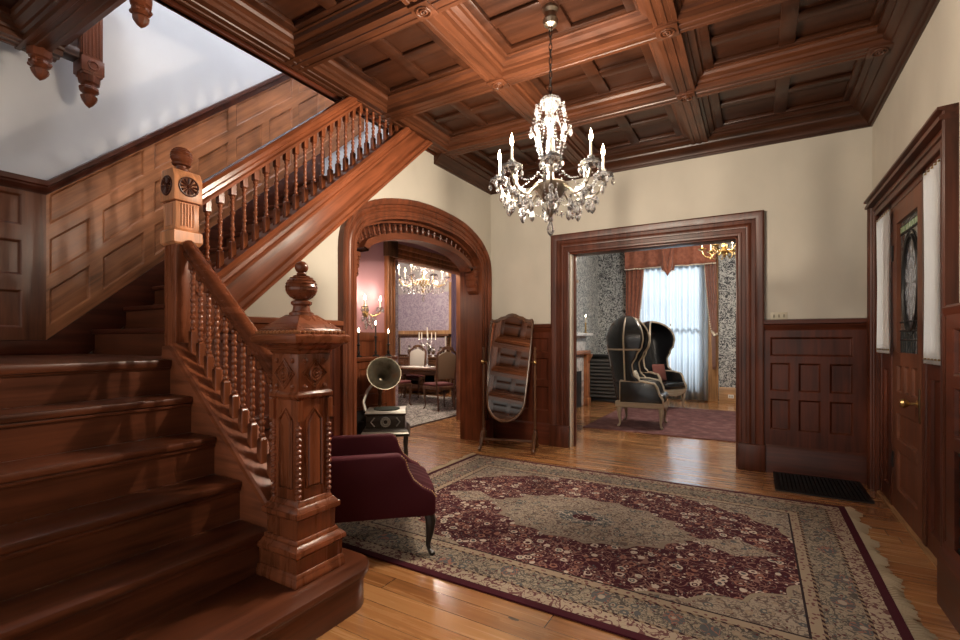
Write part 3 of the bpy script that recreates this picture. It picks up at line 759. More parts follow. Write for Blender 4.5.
for zz in (1.40, 1.47, 1.54, 2.24, 2.30): lg.tube([(LX-.005, 4.41, zz), (LX-.005, 4.98, zz)], .006, 6)
for k in range(9): lg.tube([(LX-.005, 4.44+k*.064, 1.30), (LX-.005, 4.44+k*.064, 1.47)], .005, 6)
lg.build('lead_lines', IRON, leaf)
gs = MB()
for k in range(7): gs.box(LX-.008, LX-.003, 4.425+k*.08, 4.485+k*.08, 2.25, 2.295)
gs.build('green_glass_squares', plain('green_glass', (.30, .42, .25), .15), leaf)
kn = MB().lathe([(.0, 0), (.026, 0), (.026, .006), (.01, .010), (.009, .045), (.02, .052), (.03, .065), (.032, .08), (.024, .095), (0, .10)], n=16, ax=lambda x, y, z: V((LX-.028-z, 4.40+x, .95+y)))
kn.build('door_knob', GOLD, leaf)
MB().box(LX-.034, LX-.028, 4.335, 4.365, .82, 1.06).build('lock_plate', plain('dull_bronze', (.12, .08, .04), .4, Metallic=.8), leaf, bevel=.002)
hg = MB()
for z in (.35, 2.05): hg.box(LX-.035, LX-.02, 5.08, 5.13, z, z+.13)
hg.build('hinge', IRON, leaf)
# sidelight panels + glazing
for i, (y0, y1) in enumerate(((5.20, 5.50), (3.85, 4.20))):
    mb = MB(); panelling(mb, (LX, y1, 0), (0, -1, 0), (0, 0, 1), (-1, 0, 0), 0, y1-y0, .025, 1.30, [(.15, 1.15, [(.06, y1-y0-.06)])], back=.02)
    mb.build('sidelight_panel', dw, d1)
    MB().box(LX+.03, LX+.04, y0, y1, 1.30, 2.49).build('sidelight_glass', GLASS, d1)
SHEER = Mat('white_lace', .9); SHEER.set('Base Color', (.85, .84, .82)); SHEER.set('Transmission_Weight', .0); SHEER.set('Subsurface_Weight', 0)
LACE = translucent(SHEER, (.95, .95, .95), .65)
for (y0, y1, zb, lab) in ((5.02, 5.46, 1.29, 'narrow white curtain on the far sidelight, beyond the front door'), (3.77, 4.08, 1.25, 'narrow white curtain on the near sidelight, beside the door knob edge')):
    cu = empty('sidelight_curtain', (LX-.062, (y0+y1)/2, zb), 0, lab, 'curtain', 'white sidelight curtains')
    w = y1-y0; h = 2.47-zb
    mb = MB().grid(lambda u, v: V((-.012*sin(u*w*95)-.004, (u-.5)*w*(1-.16*sin(PI*min(v*1.1, 1))), v*h)), 46, 14)
    mb.build('cloth', LACE, cu, thick=.002)
    for zz in (h-.01, .03): MB().tube([(-.01, -w/2, zz), (-.01, w/2, zz)], .006, 8).build('curtain_rod', GOLD, cu)
# near wainscot with the heating grille
XN = .878
nwn = MB()
panelling(nwn, (XN, 3.38, 0), (0, -1, 0), (0, 0, 1), (-1, 0, 0), 0, 3.0, .84, 1.54, [(.90, 1.16, [(.10, .50), (.56, .96), (1.04, 1.44), (1.5, 1.9)]), (1.22, 1.46, [(.10, .96), (1.04, 1.9)])], t=.02, back=.11)
nwn.box(XN-.02, XR, .38, 3.38, .0, .34).box(XN-.02, XR, 3.26, 3.38, .34, .84).box(XN-.02, XR, .38, 1.6, .34, .84).box(XN+.03, XR, 1.6, 3.26, .34, .84)
nwn.sweep([(0, 0), (.05, 0), (.05, .26), (.04, .29), (.03, .31), (.02, .34), (0, .34)], [((XN, 3.40, 0), (-1, 0, 0), (0, 0, 1)), ((XN, .38, 0), (-1, 0, 0), (0, 0, 1))])
tw = trim(nwn.build('trim', wood('dark', 'y')))
MB().sweep([(-.11, -.02), (.015, -.02), (.025, 0), (.03, .03), (.01, .045), (-.11, .045)], [((XN, 3.41, 1.54), (-1, 0, 0), (0, 0, 1)), ((XN, .38, 1.54), (-1, 0, 0), (0, 0, 1))]).build('cap_moulding', wood('dark', 'y'), tw)
gr = MB(); gy0, gy1, g0, g1 = 1.62, 3.24, .36, .82
for k in range(15):
    for j in range(5):
        cy, cz = gy0+.054+.108*k, g0+.046+.092*j
        gr.tube([(XN-.005, cy+.046*cos(t*PI/5), cz+.04*sin(t*PI/5)) for t in range(10)], .006, 5, closed=True)
        gr.tube([(XN-.005, cy+.02*cos(t*PI/3), cz+.018*sin(t*PI/3)) for t in range(6)], .005, 5, closed=True)
gr.box(XN-.012, XN+.0, gy0, gy1, g0-.02, g0).box(XN-.012, XN, gy0, gy1, g1, g1+.02)
gr.build('heating_grille', IRON, tw)
# floor register by the back wainscot
reg = empty('floor_register', (.505, 5.50, 0), 0, 'black cast iron floor register set before the panelled wainscot', 'floor vent')
MB().box(-.34, .34, -.33, .33, .001, .006).build('backing', plain('register_black', (.006, .006, .006), .8), reg)  # flat near-black sheet under the grate bars
mb = MB().box(-.36, .36, -.35, -.32, .001, .014).box(-.36, .36, .32, .35, .001, .014).box(-.36, -.33, -.32, .32, .001, .014).box(.33, .36, -.32, .32, .001, .014)
for k in range(20): mb.box(-.325+.033*k, -.313+.033*k, -.32, .32, .006, .012)
for k in range(19): mb.box(-.33, .33, -.31+.034*k, -.298+.034*k, .006, .012)
mb.build('grate', IRON, reg)
# switch plate
swp = empty('switch_plate', (.20, YB, 1.655), 0, 'small ivory light switch plate above the wainscot beside the parlor doorway', 'light switch')
MB().box(-.075, .075, -.008, 0, -.04, .04).build('plate', PLASTIC, swp, bevel=.003)
s0 = MB().box(-.008, .008, -.016, -.006, -.016, .016).build('toggle', plain('switch_grey', (.3, .27, .2), .4), swp, bevel=.003)
for k in (-1, 0, 1):
    o = s0 if k == -1 else s0.copy()
    if k > -1: COL.objects.link(o)
    o.location = (.045*k, 0, 0)
# ================================================================== RUG
RA, RB = 1.79, 1.33
rug = empty('persian_rug', (-1.16, 3.58, 0), 0, 'large maroon and beige persian rug with central medallion on the hall floor', 'rug')
MB().box(-RA, RA, -RB, RB, .001, .012).build('pile', rug_mat('persian_rug', RA, RB), rug, bevel=.004, smooth=0)
fm = plain('fringe_cream', (.42, .33, .22), .9)
for s in (1, -1):
    mb = MB()
    for k in range(110):
        y = -RB+.012+k*(2*RB-.024)/109; L = .055+.03*random.random()+.02*sin(k*.5); dy = .02*sin(k*.45)+random.uniform(-.012, .012)
        mb.tube([V((s*RA, y, .008)), V((s*(RA+L*.5), y+dy*.5, .012+.004*sin(k*.3))), V((s*(RA+L), y+dy, .006))], [.010, .011, .006], 5)
    tag(mb.build('fringe', fm, rug), kind='stuff')
# ================================================================== RED ARMCHAIR
def cab_leg(mb, x, y, h, sx, sy, r0=.032, z0=0.0):
    pts = [(x, y, h), (x+sx*.012, y+sy*.012, h*.8), (x+sx*.008, y+sy*.008, h*.55), (x-sx*.004, y-sy*.004, h*.25), (x+sx*.004, y+sy*.004, z0+.03), (x+sx*.022, y+sy*.022, z0+.008), (x+sx*.03, y+sy*.03, z0+.001)]
    mb.tube(pts, [r0, r0*1.05, r0*.75, r0*.45, r0*.42, r0*.6, r0*.35], 8); return mb
arm = empty('armchair', (-2.30, 2.45, 0), math.radians(45), 'low burgundy velvet armchair with dark curved legs standing behind the big newel post', 'armchair')
aw = .33
apoly = [(-.42, .285), (.36, .275), (.375, .30), (.375, .395), (.35, .43), (.29, .462), (.235, .51), (.20, .575), (.182, .64), (.145, .675), (-.42, .675)]
for s in (-1, 1):
    ap = MB().prism(apoly, XZ, s*aw-.045, s*aw+.045).build('arm', VELVET, arm, bevel=.018, segs=3)
    nl = MB(); pth = apoly[3:10]
    for (a, b), (c_, d) in zip(pth, pth[1:]):
        n_ = max(2, int(math.hypot(c_-a, d-b)/.014))
        for q in range(n_): nl.sphere((a+(c_-a)*q/n_+.001, s*aw+.028*s, b+(d-b)*q/n_), .0055, 6, 4)
    nl.build('nailhead_trim', GOLD, ap)
MB().box(-.40, .355, -aw+.04, aw-.04, .28, .40).build('seat_base', VELVET, arm, bevel=.02)
mb = MB().grid(lambda u, v: V((-.36+.74*u, (v-.5)*2*(aw-.05), .40+.085*min(1, 5*u*(1-u)+.25)*min(1, 6*v*(1-v)+.2)+.012*abs(sin(v*PI*6)))), 20, 24)
mb.box(-.36, .38, -aw+.05, aw-.05, .385, .41); mb.build('seat_cushion', VELVET, arm, smooth=60)
def backs(u, v):
    w = (u-.5)*2*aw; z = .44+.50*v
    tuft = .03*abs(sin(u*PI*4+v*PI*3))*abs(sin(u*PI*4-v*PI*3))
    return V((-.30-.10*v+tuft-.02*(2*u-1)**2+.05*(2*u-1)**4, w, z+.04*(1-(2*u-1)**2)*v))
def backr(u, v): p = backs(u, v); return V((-.40-.12*v, p.y, p.z-.15*(1-v)))
mb = MB().grid(backs, 32, 24).grid(backr, 32, 24)
for f in (lambda t: (t, 0), lambda t: (t, 1), lambda t: (0, t), lambda t: (1, t)):
    for k in range(16):
        a, b = f(k/16), f((k+1)/16); mb.quad(backs(*a), backs(*b), backr(*b), backr(*a))
mb.build('backrest', VELVET, arm, smooth=60)
for sx, sy, z0 in ((1, -1, .012), (1, 1, .012), (-1, 1, .012), (-1, -1, .0)):
    cab_leg(MB(), sx*.335, sy*(aw-.01), .29, sx, sy, .034, z0).build('leg', wood('black', 'z'), arm)
# ================================================================== CHANDELIERS
def drop_mesh(par, s=1.0, name='crystal_drop'):
    return MB().lathe([(0, 0), (.006*s, -.004*s), (.007*s, -.010*s), (.002*s, -.016*s), (.010*s, -.030*s), (.013*s, -.046*s), (.008*s, -.058*s), (0, -.066*s)], n=6).build(name, CRYS, par, smooth=0)
LIGHTS = []
PEARL = Mat('pearl_bead', .2); PEARL.set('Base Color', (.9, .88, .84)); PEARL = translucent(PEARL, (.9, .88, .84), .6)
def chandelier(name, loc, label, cat, ztop, n, r, zs=1.0, metal=PEWTER, crystal=True, bowl=False, phase=PI/8, col=.12, rot=0, power=6, flame_h=.085):
    t = empty(name, loc, rot, label, cat)
    X = lambda a, rad, z: V((rad*cos(a), rad*sin(a), z))
    # ceiling canopy, chain
    MB().lathe([(.055, ztop), (.055, ztop-.02), (.04, ztop-.04), (.045, ztop-.075), (.055, ztop-.09), (.045, ztop-.12), (.015, ztop-.135), (.015, ztop-.15)][::-1], n=16).build('canopy', metal, t)
    zc1 = .60*zs; mb = MB(); nk = max(3, int((ztop-.15-zc1)/.045))
    for k in range(nk):
        z = ztop-.15-(k+.5)*(ztop-.15-zc1)/nk; hh = (ztop-.15-zc1)/nk*.62
        ax = k % 2
        mb.tube([(.011*cos(q*PI/4)*(1-ax), .011*cos(q*PI/4)*ax, z+hh*sin(q*PI/4)) for q in range(8)], .0035, 5, closed=True)
    mb.build('chain', IRON, t)
    # stem with glass knops
    MB().lathe([(.004, -.22*zs), (.02, -.2*zs), (.03, -.16*zs), (.012, -.12*zs), (.06, -.10*zs), (col, -.02), (col+.005, 0), (col*.8, .02), (.03, .035), (.02, .10*zs), (.012, .60*zs)], n=20).build('stem', metal, t)
    g = CRYS if crystal else metal
    kp = [(.018, .09*zs)]+[(max(.02, .058*sin(PI*k/10)), .145*zs-.055*cos(PI*k/10)) for k in range(1, 10)]+[(.02, .21*zs), (.035, .24*zs), (.03, .30*zs), (.018, .34*zs), (.03, .42*zs), (.045, .46*zs), (.02, .50*zs), (.055, .54*zs), (.075, .58*zs), (.07, .60*zs), (.03, .61*zs)]
    MB().lathe(kp, n=12).build('glass_column', g, t, smooth=0)
    d0 = drop_mesh(t, 1.1*(r/.36)) if crystal else None; cnt = [0]
    def dr(p, s=1.0):
        if not crystal: return
        o = d0 if cnt[0] == 0 else d0.copy()
        if cnt[0]: COL.objects.link(o)
        cnt[0] += 1; o.parent = t; o.location = p; o.scale = (s, s, s); o.rotation_euler = (0, 0, cnt[0])
    beads = MB()
    def strand(a, b, sag, m=9, rad=.0062):
        a, b = V(a), V(b)
        for k in range(m):
            q = (k+.5)/m; p = a.lerp(b, q)-V((0, 0, sag*4*q*(1-q))); beads.sphere(p, rad*(r/.36), 6, 4)
    for k in range(n):
        a = phase+2*PI*k/n
        ap = [X(a, col*.9, -.01), X(a, col+.05, -.055), X(a, r*.62, -.10), X(a, r*.86, -.075), X(a, r*.97, -.01), X(a, r, .04)]
        ap = [V((p[0], p[1], p[2])) for p in ap]
        pts = []
        P = [ap[0]*2-ap[1]]+ap+[ap[-1]*2-ap[-2]]
        for i in range(1, len(P)-2):
            for q in range(5):
                w = q/5; A, B, C, D = P[i-1:i+3]
                pts.append(.5*((2*B)+(C-A)*w+(2*A-5*B+4*C-D)*w*w+(3*B-A-3*C+D)*w**3))
        am = MB().tube(pts+[ap[-1]], .0085, 7).build('arm', metal, t)
        bp = MB().lathe([(.01, .03), (.035, .03), (.066, .05), (.07, .062), (.04, .05), (.022, .065), (.024, .095), (.012, .097)], X(a, r, 0), 12)
        bp.build('drip_pan', g, t)
        cd = MB().lathe([(.0095, .07), (.0088, .08), (.0088, .19), (.005, .192)], X(a, r, 0), 10).build('candle', CANDLE, t)
        MB().lathe([(.004, .190), (.010, .200), (.0135, .215), (.011, .235), (.005, .258), (0, .275)], X(a, r, 0), 8).build('flame', FLAME, cd)
        LIGHTS.append((V(loc)+Matrix.Rotation(rot, 3, 'Z')@X(a, r, .295), power))
        if crystal:
            for q in range(5):
                b = a+q*2*PI/5; dr(X(a, r, 0)+V((.066*cos(b), .066*sin(b), .055)), 1.0)
            for q in range(3): dr(X(a+.12*(q-1), r*(.98-.12*q), .0-.05*q), 1.25)
            dr(X(a, r*.80, -.085), 1.7); dr(X(a, r*.52, -.10), 1.6)
            a2 = a+2*PI/n
            strand(X(a, r, .04), X(a2, r, .04), .09, 13); strand(X(a, r*.6, -.09), X(a2, r*.6, -.09), .07, 10)
            strand(X(a, .075, .58*zs), X(a, .13, .40*zs), -.02, 8); strand(X(a, .13, .40*zs), X(a, .06, .13*zs), -.03, 14); strand(X(a+.25, .05, .47*zs), X(a+.25, .11, .26*zs), -.02, 10)
            strand(X(a, .06, .14*zs), X(a, r*.95, .03), .08, 14)
            dr(X(a, .135, .42*zs), 1.2); dr(X(a+.3, .10, .56*zs), 1.1)
            for q in range(3): beads.lathe([(0, -.0), (.009, -.015), (.011, -.035), (0, -.06)], X(a+.15*q, r*(.9-.2*q), -.09-.02*q), 5)
    if crystal:
        for k in range(8): a = k*PI/4; strand(X(a, col, -.01), X(a, .02, -.19*zs), .02, 12)
        dr(V((0, 0, -.21*zs)), 2.0)
        for k in range(5): beads.lathe([(0, -.05), (.012, -.02), (0, 0)], X(k*2*PI/5, .05, -.15*zs), 6)
    if bowl:
        bw = MB()
        for j in range(9):
            fz = j/8
            rr = .25*cos(fz*PI/2*.95)+.02; m = max(6, int(rr*120))
            for k in range(m): bw.sphere(X(k*2*PI/m, rr, -.02-.22*fz), .013, 5, 3)
        for j in range(7):
            rr = .08+.10*j/6
            for k in range(16): bw.sphere(X(k*PI/8, rr, .50-.05*j), .012, 5, 3)
    if bowl: tag(bw.build('beaded_bowl', PEARL, t, smooth=0), kind='stuff'); LIGHTS.append((V(loc)+V((.12, 0, .10)), 6))
    if crystal: tag(beads.build('crystal_beads', CRYS, t, smooth=0), kind='stuff')
    else:
        am = MB()
        for k in range(n):
            a = phase+2*PI*(k+.5)/n
            am.tube([X(a, col, .0), X(a, .2, .08), X(a, .26, .0), X(a, .2, -.06), X(a, .24, -.1)], [.01, .009, .008, .007, .004], 6); am.sphere(X(a, .24, -.1), .018, 6, 4)
            am.tube([X(a, .03, .2), X(a, .12, .3), X(a, .17, .22), X(a, .13, .17)], [.009, .009, .008, .005], 6)
        am.build('scrolls', metal, t)
    return t
chandelier('crystal_chandelier', (-1.235, 3.06, 2.47), 'sparkling crystal chandelier with eight lit candles hanging from the coffered hall ceiling', 'chandelier', 3.706-2.47, 8, .355, 1.0, power=11)
LIGHTS.append((V((-1.36, 3.00, 2.62)), 84))  # added point lamp beside the stem for crisp baluster shadows, no candle there
chandelier('crystal_chandelier', (-5.2, 6.8, 2.47), 'bright crystal chandelier with a beaded bowl hanging in the dining room seen through the arch', 'chandelier', 3.6-2.47, 7, .44, 1.0, bowl=True, metal=GOLD, power=8)
chandelier('brass_chandelier', (-.50, 9.4, 2.98), 'gilt brass chandelier hanging in the parlor, partly hidden by the doorway casing', 'chandelier', .62, 6, .36, .55, crystal=False, metal=GOLD, power=6, phase=.2)
# ================================================================== CHEVAL MIRROR
cm = empty('cheval_mirror', (-2.73, 5.36, 0), math.radians(15), 'tall tilting cheval mirror with a scalloped crest standing on the floor before the corner wainscot', 'mirror')
mw = wood('walnut', 'z', .3)
gl_ = empty('tilting_frame', (0, 0, 1.12)); gl_.parent = cm; gl_.rotation_euler = (math.radians(-20), 0, 0)
outl = []
for k in range(21):
    a = PI+PI*k/20; outl.append((.245*cos(a), -.50+.27*sin(a)))
right = [(.262, -.25), (.275, 0), (.285, .30), (.29, .56)]
crest = [(.27, .585), (.23, .575), (.19, .585), (.15, .615), (.10, .625), (.05, .655), (0, .665), (-.05, .655), (-.10, .625), (-.15, .615), (-.19, .585), (-.23, .575), (-.27, .585)]
outl = outl+right+crest+[(-a, b) for a, b in right[::-1]]
MIR = plain('mirror_glass', (.82, .80, .76), .03, Metallic=1.0)
inner = [(a*.925, -.02+(b+.02)*.965 if b < .5 else b-.045) for a, b in outl]
MB().prism(inner, XZ, -.012, -.004).build('mirror_glass', MIR, gl_, smooth=0)
fr = []
n_ = len(outl)
mb = MB()
for w0, w1 in ((-.024, .018),):
    vs = [XZ(a, b, w) for w in (w0, w1) for a, b in outl]+[XZ(a, b, w) for w in (w0+.008, w1) for a, b in inner]
    fs = []
    for i in range(n_):
        j = (i+1) % n_
        fs += [(i, j, 2*n_+j, 2*n_+i), (n_+i, n_+j, j, i), (3*n_+i, 3*n_+j, n_+j, n_+i)]
    mb.add(vs, fs)
mb.build('frame', mw, gl_, smooth=30)
MB().prism([(a*.985, b*.985) for a, b in outl], XZ, .006, .016).build('back_board', mw, gl_, smooth=0)
MB().tube([XZ(a*.96, b if b < .5 else b-.02, -.022) for a, b in outl], .010, 6, closed=True).build('moulding', mw, gl_)
for s in (-1, 1):
    x = s*.335
    MB().lathe([(.018, .16), (.022, .2), (.014, .24), (.017, .3), (.013, .7), (.018, .95), (.013, 1.0), (.016, 1.1), (.016, 1.2), (.022, 1.22), (.012, 1.26), (.018, 1.29), (0, 1.32)], (x, 0, 0), 12).build('post', mw, cm)
    MB().sphere((x, -.03, 1.12), .026, 10, 6).tube([(x, -.03, 1.12), (x-s*.06, 0, 1.12)], .008, 6).build('pivot_knob', GOLD, cm)
    for q in (-1, 1): MB().tube([(x, 0, .22), (x, q*.06, .20), (x, q*.12, .12), (x, q*.15, .05), (x, q*.20, .025)], [.026, .026, .022, .018, .02], 8).build('foot', mw, cm)
    MB().box(x-.022, x+.022, -.03, .03, .14, .26).build('foot_block', mw, cm, bevel=.006)
MB().tube([(-.335, -.03, .12), (.335, -.03, .12)], .010, 8).tube([(-.335, .03, .12), (.335, .03, .12)], .010, 8).build('stretcher', mw, cm)
# ================================================================== DINING SIDE
XD = -4.40
wp_ = MB().prism([(2.9, 0), (5.08, 0), (5.08, 3.7), (4.62, 3.6), (2.9, 1.17+1.03*SU)], YZ, XD-.15, XD).box(XD-.15, XD, 6.92, 7.3, 0, 3.7).box(XD-.15, XD, 5.08, 6.92, 2.56, 3.7)
tag(wp_.build('wall_pink', PINK, smooth=0), kind='structure')
tag(MB().box(XD, XL-.3, 7.2, 7.35, 0, 3.7).build('wall_passage_end', PINK, smooth=0), kind='structure')
tag(MB().box(XD, XL-.3, 2.85, 2.95, 0, 2.05).build('wall_passage_near', PINK, smooth=0), kind='structure')
t = casing('trim', (XD, 5.08, 0), (0, 1, 0), (0, 0, 1), (1, 0, 0), 1.84, 2.56, .78, wood('oak', 'z')); trim(t)
MB().box(XD, XD+.075, 4.86, 5.09, 2.55, 2.78).box(XD, XD+.075, 6.91, 7.14, 2.55, 2.78).build('corner_block', wood('walnut', 'z'), t, bevel=.01)
MB().box(XD-.16, XD+.005, 5.06, 5.085, 0, 2.56).box(XD-.16, XD+.005, 6.915, 6.94, 0, 2.56).box(XD-.16, XD+.005, 5.06, 6.94, 2.55, 2.575).build('jamb_lining', wood('oak', 'z'), t)
mb = MB(); panelling(mb, (XD, 2.95, 0), (0, 1, 0), (0, 0, 1), (1, 0, 0), 0, 1.93, 0, 1.50, [(.2, .8, [(.1, .6), (.7, 1.2), (1.3, 1.85)]), (.9, 1.4, [(.1, .6), (.7, 1.2), (1.3, 1.85)])])
trim(mb.build('trim', wood('red', 'z')))
LAV = damask('lavender_damask', (.27, .22, .29), (.42, .37, .42), 5); GREYF = plaster('grey_frieze', (.40, .38, .37))
wd = tag(MB().box(-9.2, -3.6, 10.3, 10.45, 0, 2.68).build('wall_dining_back', LAV, smooth=0), kind='structure')
MB().box(-9.2, -3.6, 10.3, 10.45, 2.68, 3.6).build('frieze', GREYF, wd, smooth=0)
tag(MB().box(-9.2, -9.05, 5.2, 10.3, 0, 3.6).build('wall_dining_left', LAV, smooth=0), kind='structure')
tag(MB().box(-9.2, XD-.15, 5.2, 5.35, 0, 3.6).build('wall_dining_near', LAV, smooth=0), kind='structure')
mb = MB(); panelling(mb, (0, 10.3, 0), (1, 0, 0), (0, 0, 1), (0, -1, 0), -9.05, -6.95, 0, 1.66, [(.25, 1.5, [(-8.95, -8.3), (-8.2, -7.6), (-7.5, -7.05)])]); trim(mb.build('trim', wood('gold', 'z')))
trim(MB().box(-6.98, -6.84, 10.22, 10.3, 0, 3.3).box(-6.98, -5.5, 10.22, 10.3, 3.2, 3.4).box(-5.64, -5.5, 10.22, 10.3, 0, 3.3).build('trim', wood('gold', 'z'), bevel=.01))
PLUM = plain('plum_cloth', (.06, .035, .06), .85)
dp = empty('plum_curtain', (-6.25, 10.2, 0), 0, 'dark plum curtain hanging at the far right of the dining room', 'curtain')
MB().grid(lambda u, v: V((-.6+1.2*u, .035*sin(u*42)-.05, .02+3.15*v)), 90, 6).build('cloth', PLUM, dp, thick=.006)
MB().tube([(-.62, -.05, 3.18), (.65, -.05, 3.18)], .018, 8).build('curtain_rod', GOLD, dp)
# dining rug
dr_ = tag(MB().box(-1.6, 1.6, -2.0, 2.0, .001, .012).build('dining_rug', rug_mat('dining_rug', 1.6, 2.0, (.06, .055, .06), (.62, .58, .52), 'small'), smooth=0), 'cream and charcoal patterned rug under the dining table', 'rug'); dr_.location = (-6.36, 7.5, 0)
# dining table
tb = empty('dining_table', (-6.35, 8.45, .012), 0, 'long dark wooden dining table laid in the room beyond the arch', 'table')
dk_ = wood('walnut', 'x', .25)
MB().box(-1.15, 1.15, -.5, .5, .74, .78).build('tabletop', dk_, tb, bevel=.01)
MB().box(-1.05, 1.05, -.42, .42, .64, .74).build('apron', dk_, tb, bevel=.005)
for sx in (-1, 1):
    for sy in (-1, 1): MB().lathe([(.03, 0), (.04, .03), (.025, .06), (.035, .12), (.055, .3), (.03, .42), (.045, .46), (.045, .66)], (sx*.95, sy*.36, 0), 12).build('leg', dk_, tb)
rn = tag(MB().box(-.75, -.0, -.25, .25, 0, .006).box(.3, 1.05, -.25, .25, 0, .006).build('place_mats', plain('pale_linen', (.6, .57, .52), .8)), 'pale linen runner laid on the dining table', 'table runner'); rn.location = (-6.2, 8.45, .7925)
# candelabrum on the table
def candelabrum(loc, label, h, arms, metal, par=None):
    t = empty('candelabrum', loc, 0, label, 'candelabrum')
    MB().lathe([(.085, 0), (.08, .015), (.03, .04), (.018, .1), (.03, .14), (.014, .2), (.014, h*.6), (.03, h*.63), (.012, h*.68), (.012, h-.12), (.024, h-.1), (.02, h-.08)], n=14).build('stem', metal, t)
    pos = [V((0, 0, h-.08))]
    for k in range(arms):
        a = k*2*PI/arms+.4; r = .19
        MB().tube([(0, 0, h*.62), (r*.5*cos(a), r*.5*sin(a), h*.58), (r*.9*cos(a), r*.9*sin(a), h*.64), (r*cos(a), r*sin(a), h*.75)], .008, 6).lathe([(.012, 0), (.03, .01), (.02, .02)], (r*cos(a), r*sin(a), h*.75), 10).build('arm', metal, t)
        pos.append(V((r*cos(a), r*sin(a), h*.76)))
    for p in pos: MB().lathe([(.011, 0), (.011, .16), (.003, .165)], p, 8).build('candle', CANDLE, t)
    return t
candelabrum((-6.35, 8.45, .7995), 'tall silver candelabrum standing in the middle of the dining table', .80, 5, SILVER)
# dining chairs
UPH = plain('tan_brocade', (.20, .15, .09), .8); REDSEAT = plain('wine_seat', (.10, .02, .02), .8); PALEUP = plain('pale_upholstery', (.42, .39, .34), .8)
cw_ = wood('walnut', 'z', .35)
def dining_chair():
    t = empty('dining_chair', (0, 0, 0))
    mb = MB(); 
    for sy in (-1, 1):
        cab_leg(MB(), .22, sy*.22, .46, 1, sy, .03).build('leg', cw_, t)
        MB().tube([(-.22, sy*.18, .46), (-.23, sy*.18, .3), (-.27, sy*.185, .001)], [.024, .02, .018], 8).build('leg', cw_, t)
    MB().prism([(.26, -.26), (.26, .26), (-.24, .21), (-.24, -.21)], XY, .41, .47).build('seat_frame', cw_, t, bevel=.01)
    MB().prism([(.25, -.25), (.25, .25), (-.20, .20), (-.20, -.20)], XY, .465, .53).build('seat', REDSEAT, t, bevel=.028, segs=3)
    ol = [(-.20, .46), (.20, .46), (.215, .8), (.22, 1.08), (.19, 1.14), (.14, 1.17), (.08, 1.21), (0, 1.23), (-.08, 1.21), (-.14, 1.17), (-.19, 1.14), (-.22, 1.08), (-.215, .8)]
    F = lambda w, z, d: V((-.215-.10*(z-.46)+d, w, z))
    fr_ = MB().tube([F(w, z, 0) for w, z in ol], .024, 8, closed=True)
    fr_.tube([F(.13*cos(k*PI/6), 1.2+.05*sin(k*PI/6), .0) for k in range(7)], .018, 6)
    fr_.tube([F(-.2, .60, 0), F(0, .66, 0), F(.2, .60, 0)], .018, 6)
    fr_.build('back_frame', cw_, t)
    MB().prism([(w*.9, .62+(z-.46)*.70) for w, z in ol], lambda u, v, w: F(u, v, w), -.02, .03).build('backrest', UPH, t, bevel=.012)
    return t
ch = dining_chair()
chs = [(-5.48, 7.72, 2.7, 'dining chair with tall tan back standing nearest the arch, seat turned to the table'), (-4.98, 8.25, 2.9, 'dining chair half hidden by the right pier of the arch'),
       (-6.6, 7.65, 1.45, 'dining chair behind the gramophone horn, pushed in to the near side of the table'), (-7.3, 9.15, -1.3, 'pale backed dining chair on the far side of the table by the sideboard')]
for i, (x, y, a, lab) in enumerate(chs):
    o = ch if i == 0 else copy_tree(ch)
    o.location = (x, y, .0135); o.rotation_euler = (0, 0, a); tag(o, lab, 'chair', 'dining chairs around the table')
    if i == 3:
        for c in o.children:
            if c.name.startswith('backrest'): c.data = c.data.copy(); c.data.materials[0] = PALEUP
# sideboard
sb = empty('sideboard', (-7.78, 9.98, 0), 0, 'dark mirrored sideboard against the far dining room wall', 'sideboard')
MB().box(-.85, .85, -.25, .22, .08, .92).build('body', dk_, sb, bevel=.01)
MB().box(-.9, .9, -.28, .24, .92, .96).box(-.85, .85, .14, .22, .96, 1.5).box(-.9, .9, .08, .23, 1.5, 1.56).build('top', dk_, sb, bevel=.008)
MB().box(-.78, .78, .13, .141, 1.0, 1.46).build('mirror_panel', MIR, sb)
for k in range(3):
    d = MB(); panelling(d, (-.8+.55*k, -.25, .14), (1, 0, 0), (0, 0, 1), (0, -1, 0), 0, .5, 0, .72, [(.08, .64, [(.08, .42)])], t=.02); d.build('door', dk_, sb)
MB().lathe([(.02, 0), (.02, .5), (.03, .52), (0, .54)], (-.87, .0, .96), 8).lathe([(.02, 0), (.02, .5), (.03, .52), (0, .54)], (.87, .0, .96), 8).build('side_posts', plain('pale_post', (.6, .56, .5), .5), sb)
for i, (x, h, lab) in enumerate(((-.3, .30, 'silver urn left of centre on the sideboard'), (.12, .36, 'tall silver vase in the centre of the sideboard'), (.5, .26, 'small silver jug at the right of the sideboard'))):
    o = tag(MB().lathe([(.04, 0), (.045, .01), (.02, .05), (.06, h*.5), (.065, h*.65), (.03, h*.8), (.04, h)], n=12).build('silver_vase', SILVER), lab, 'vase', 'silver on the sideboard'); o.location = (-7.78+x, 9.94, .96)
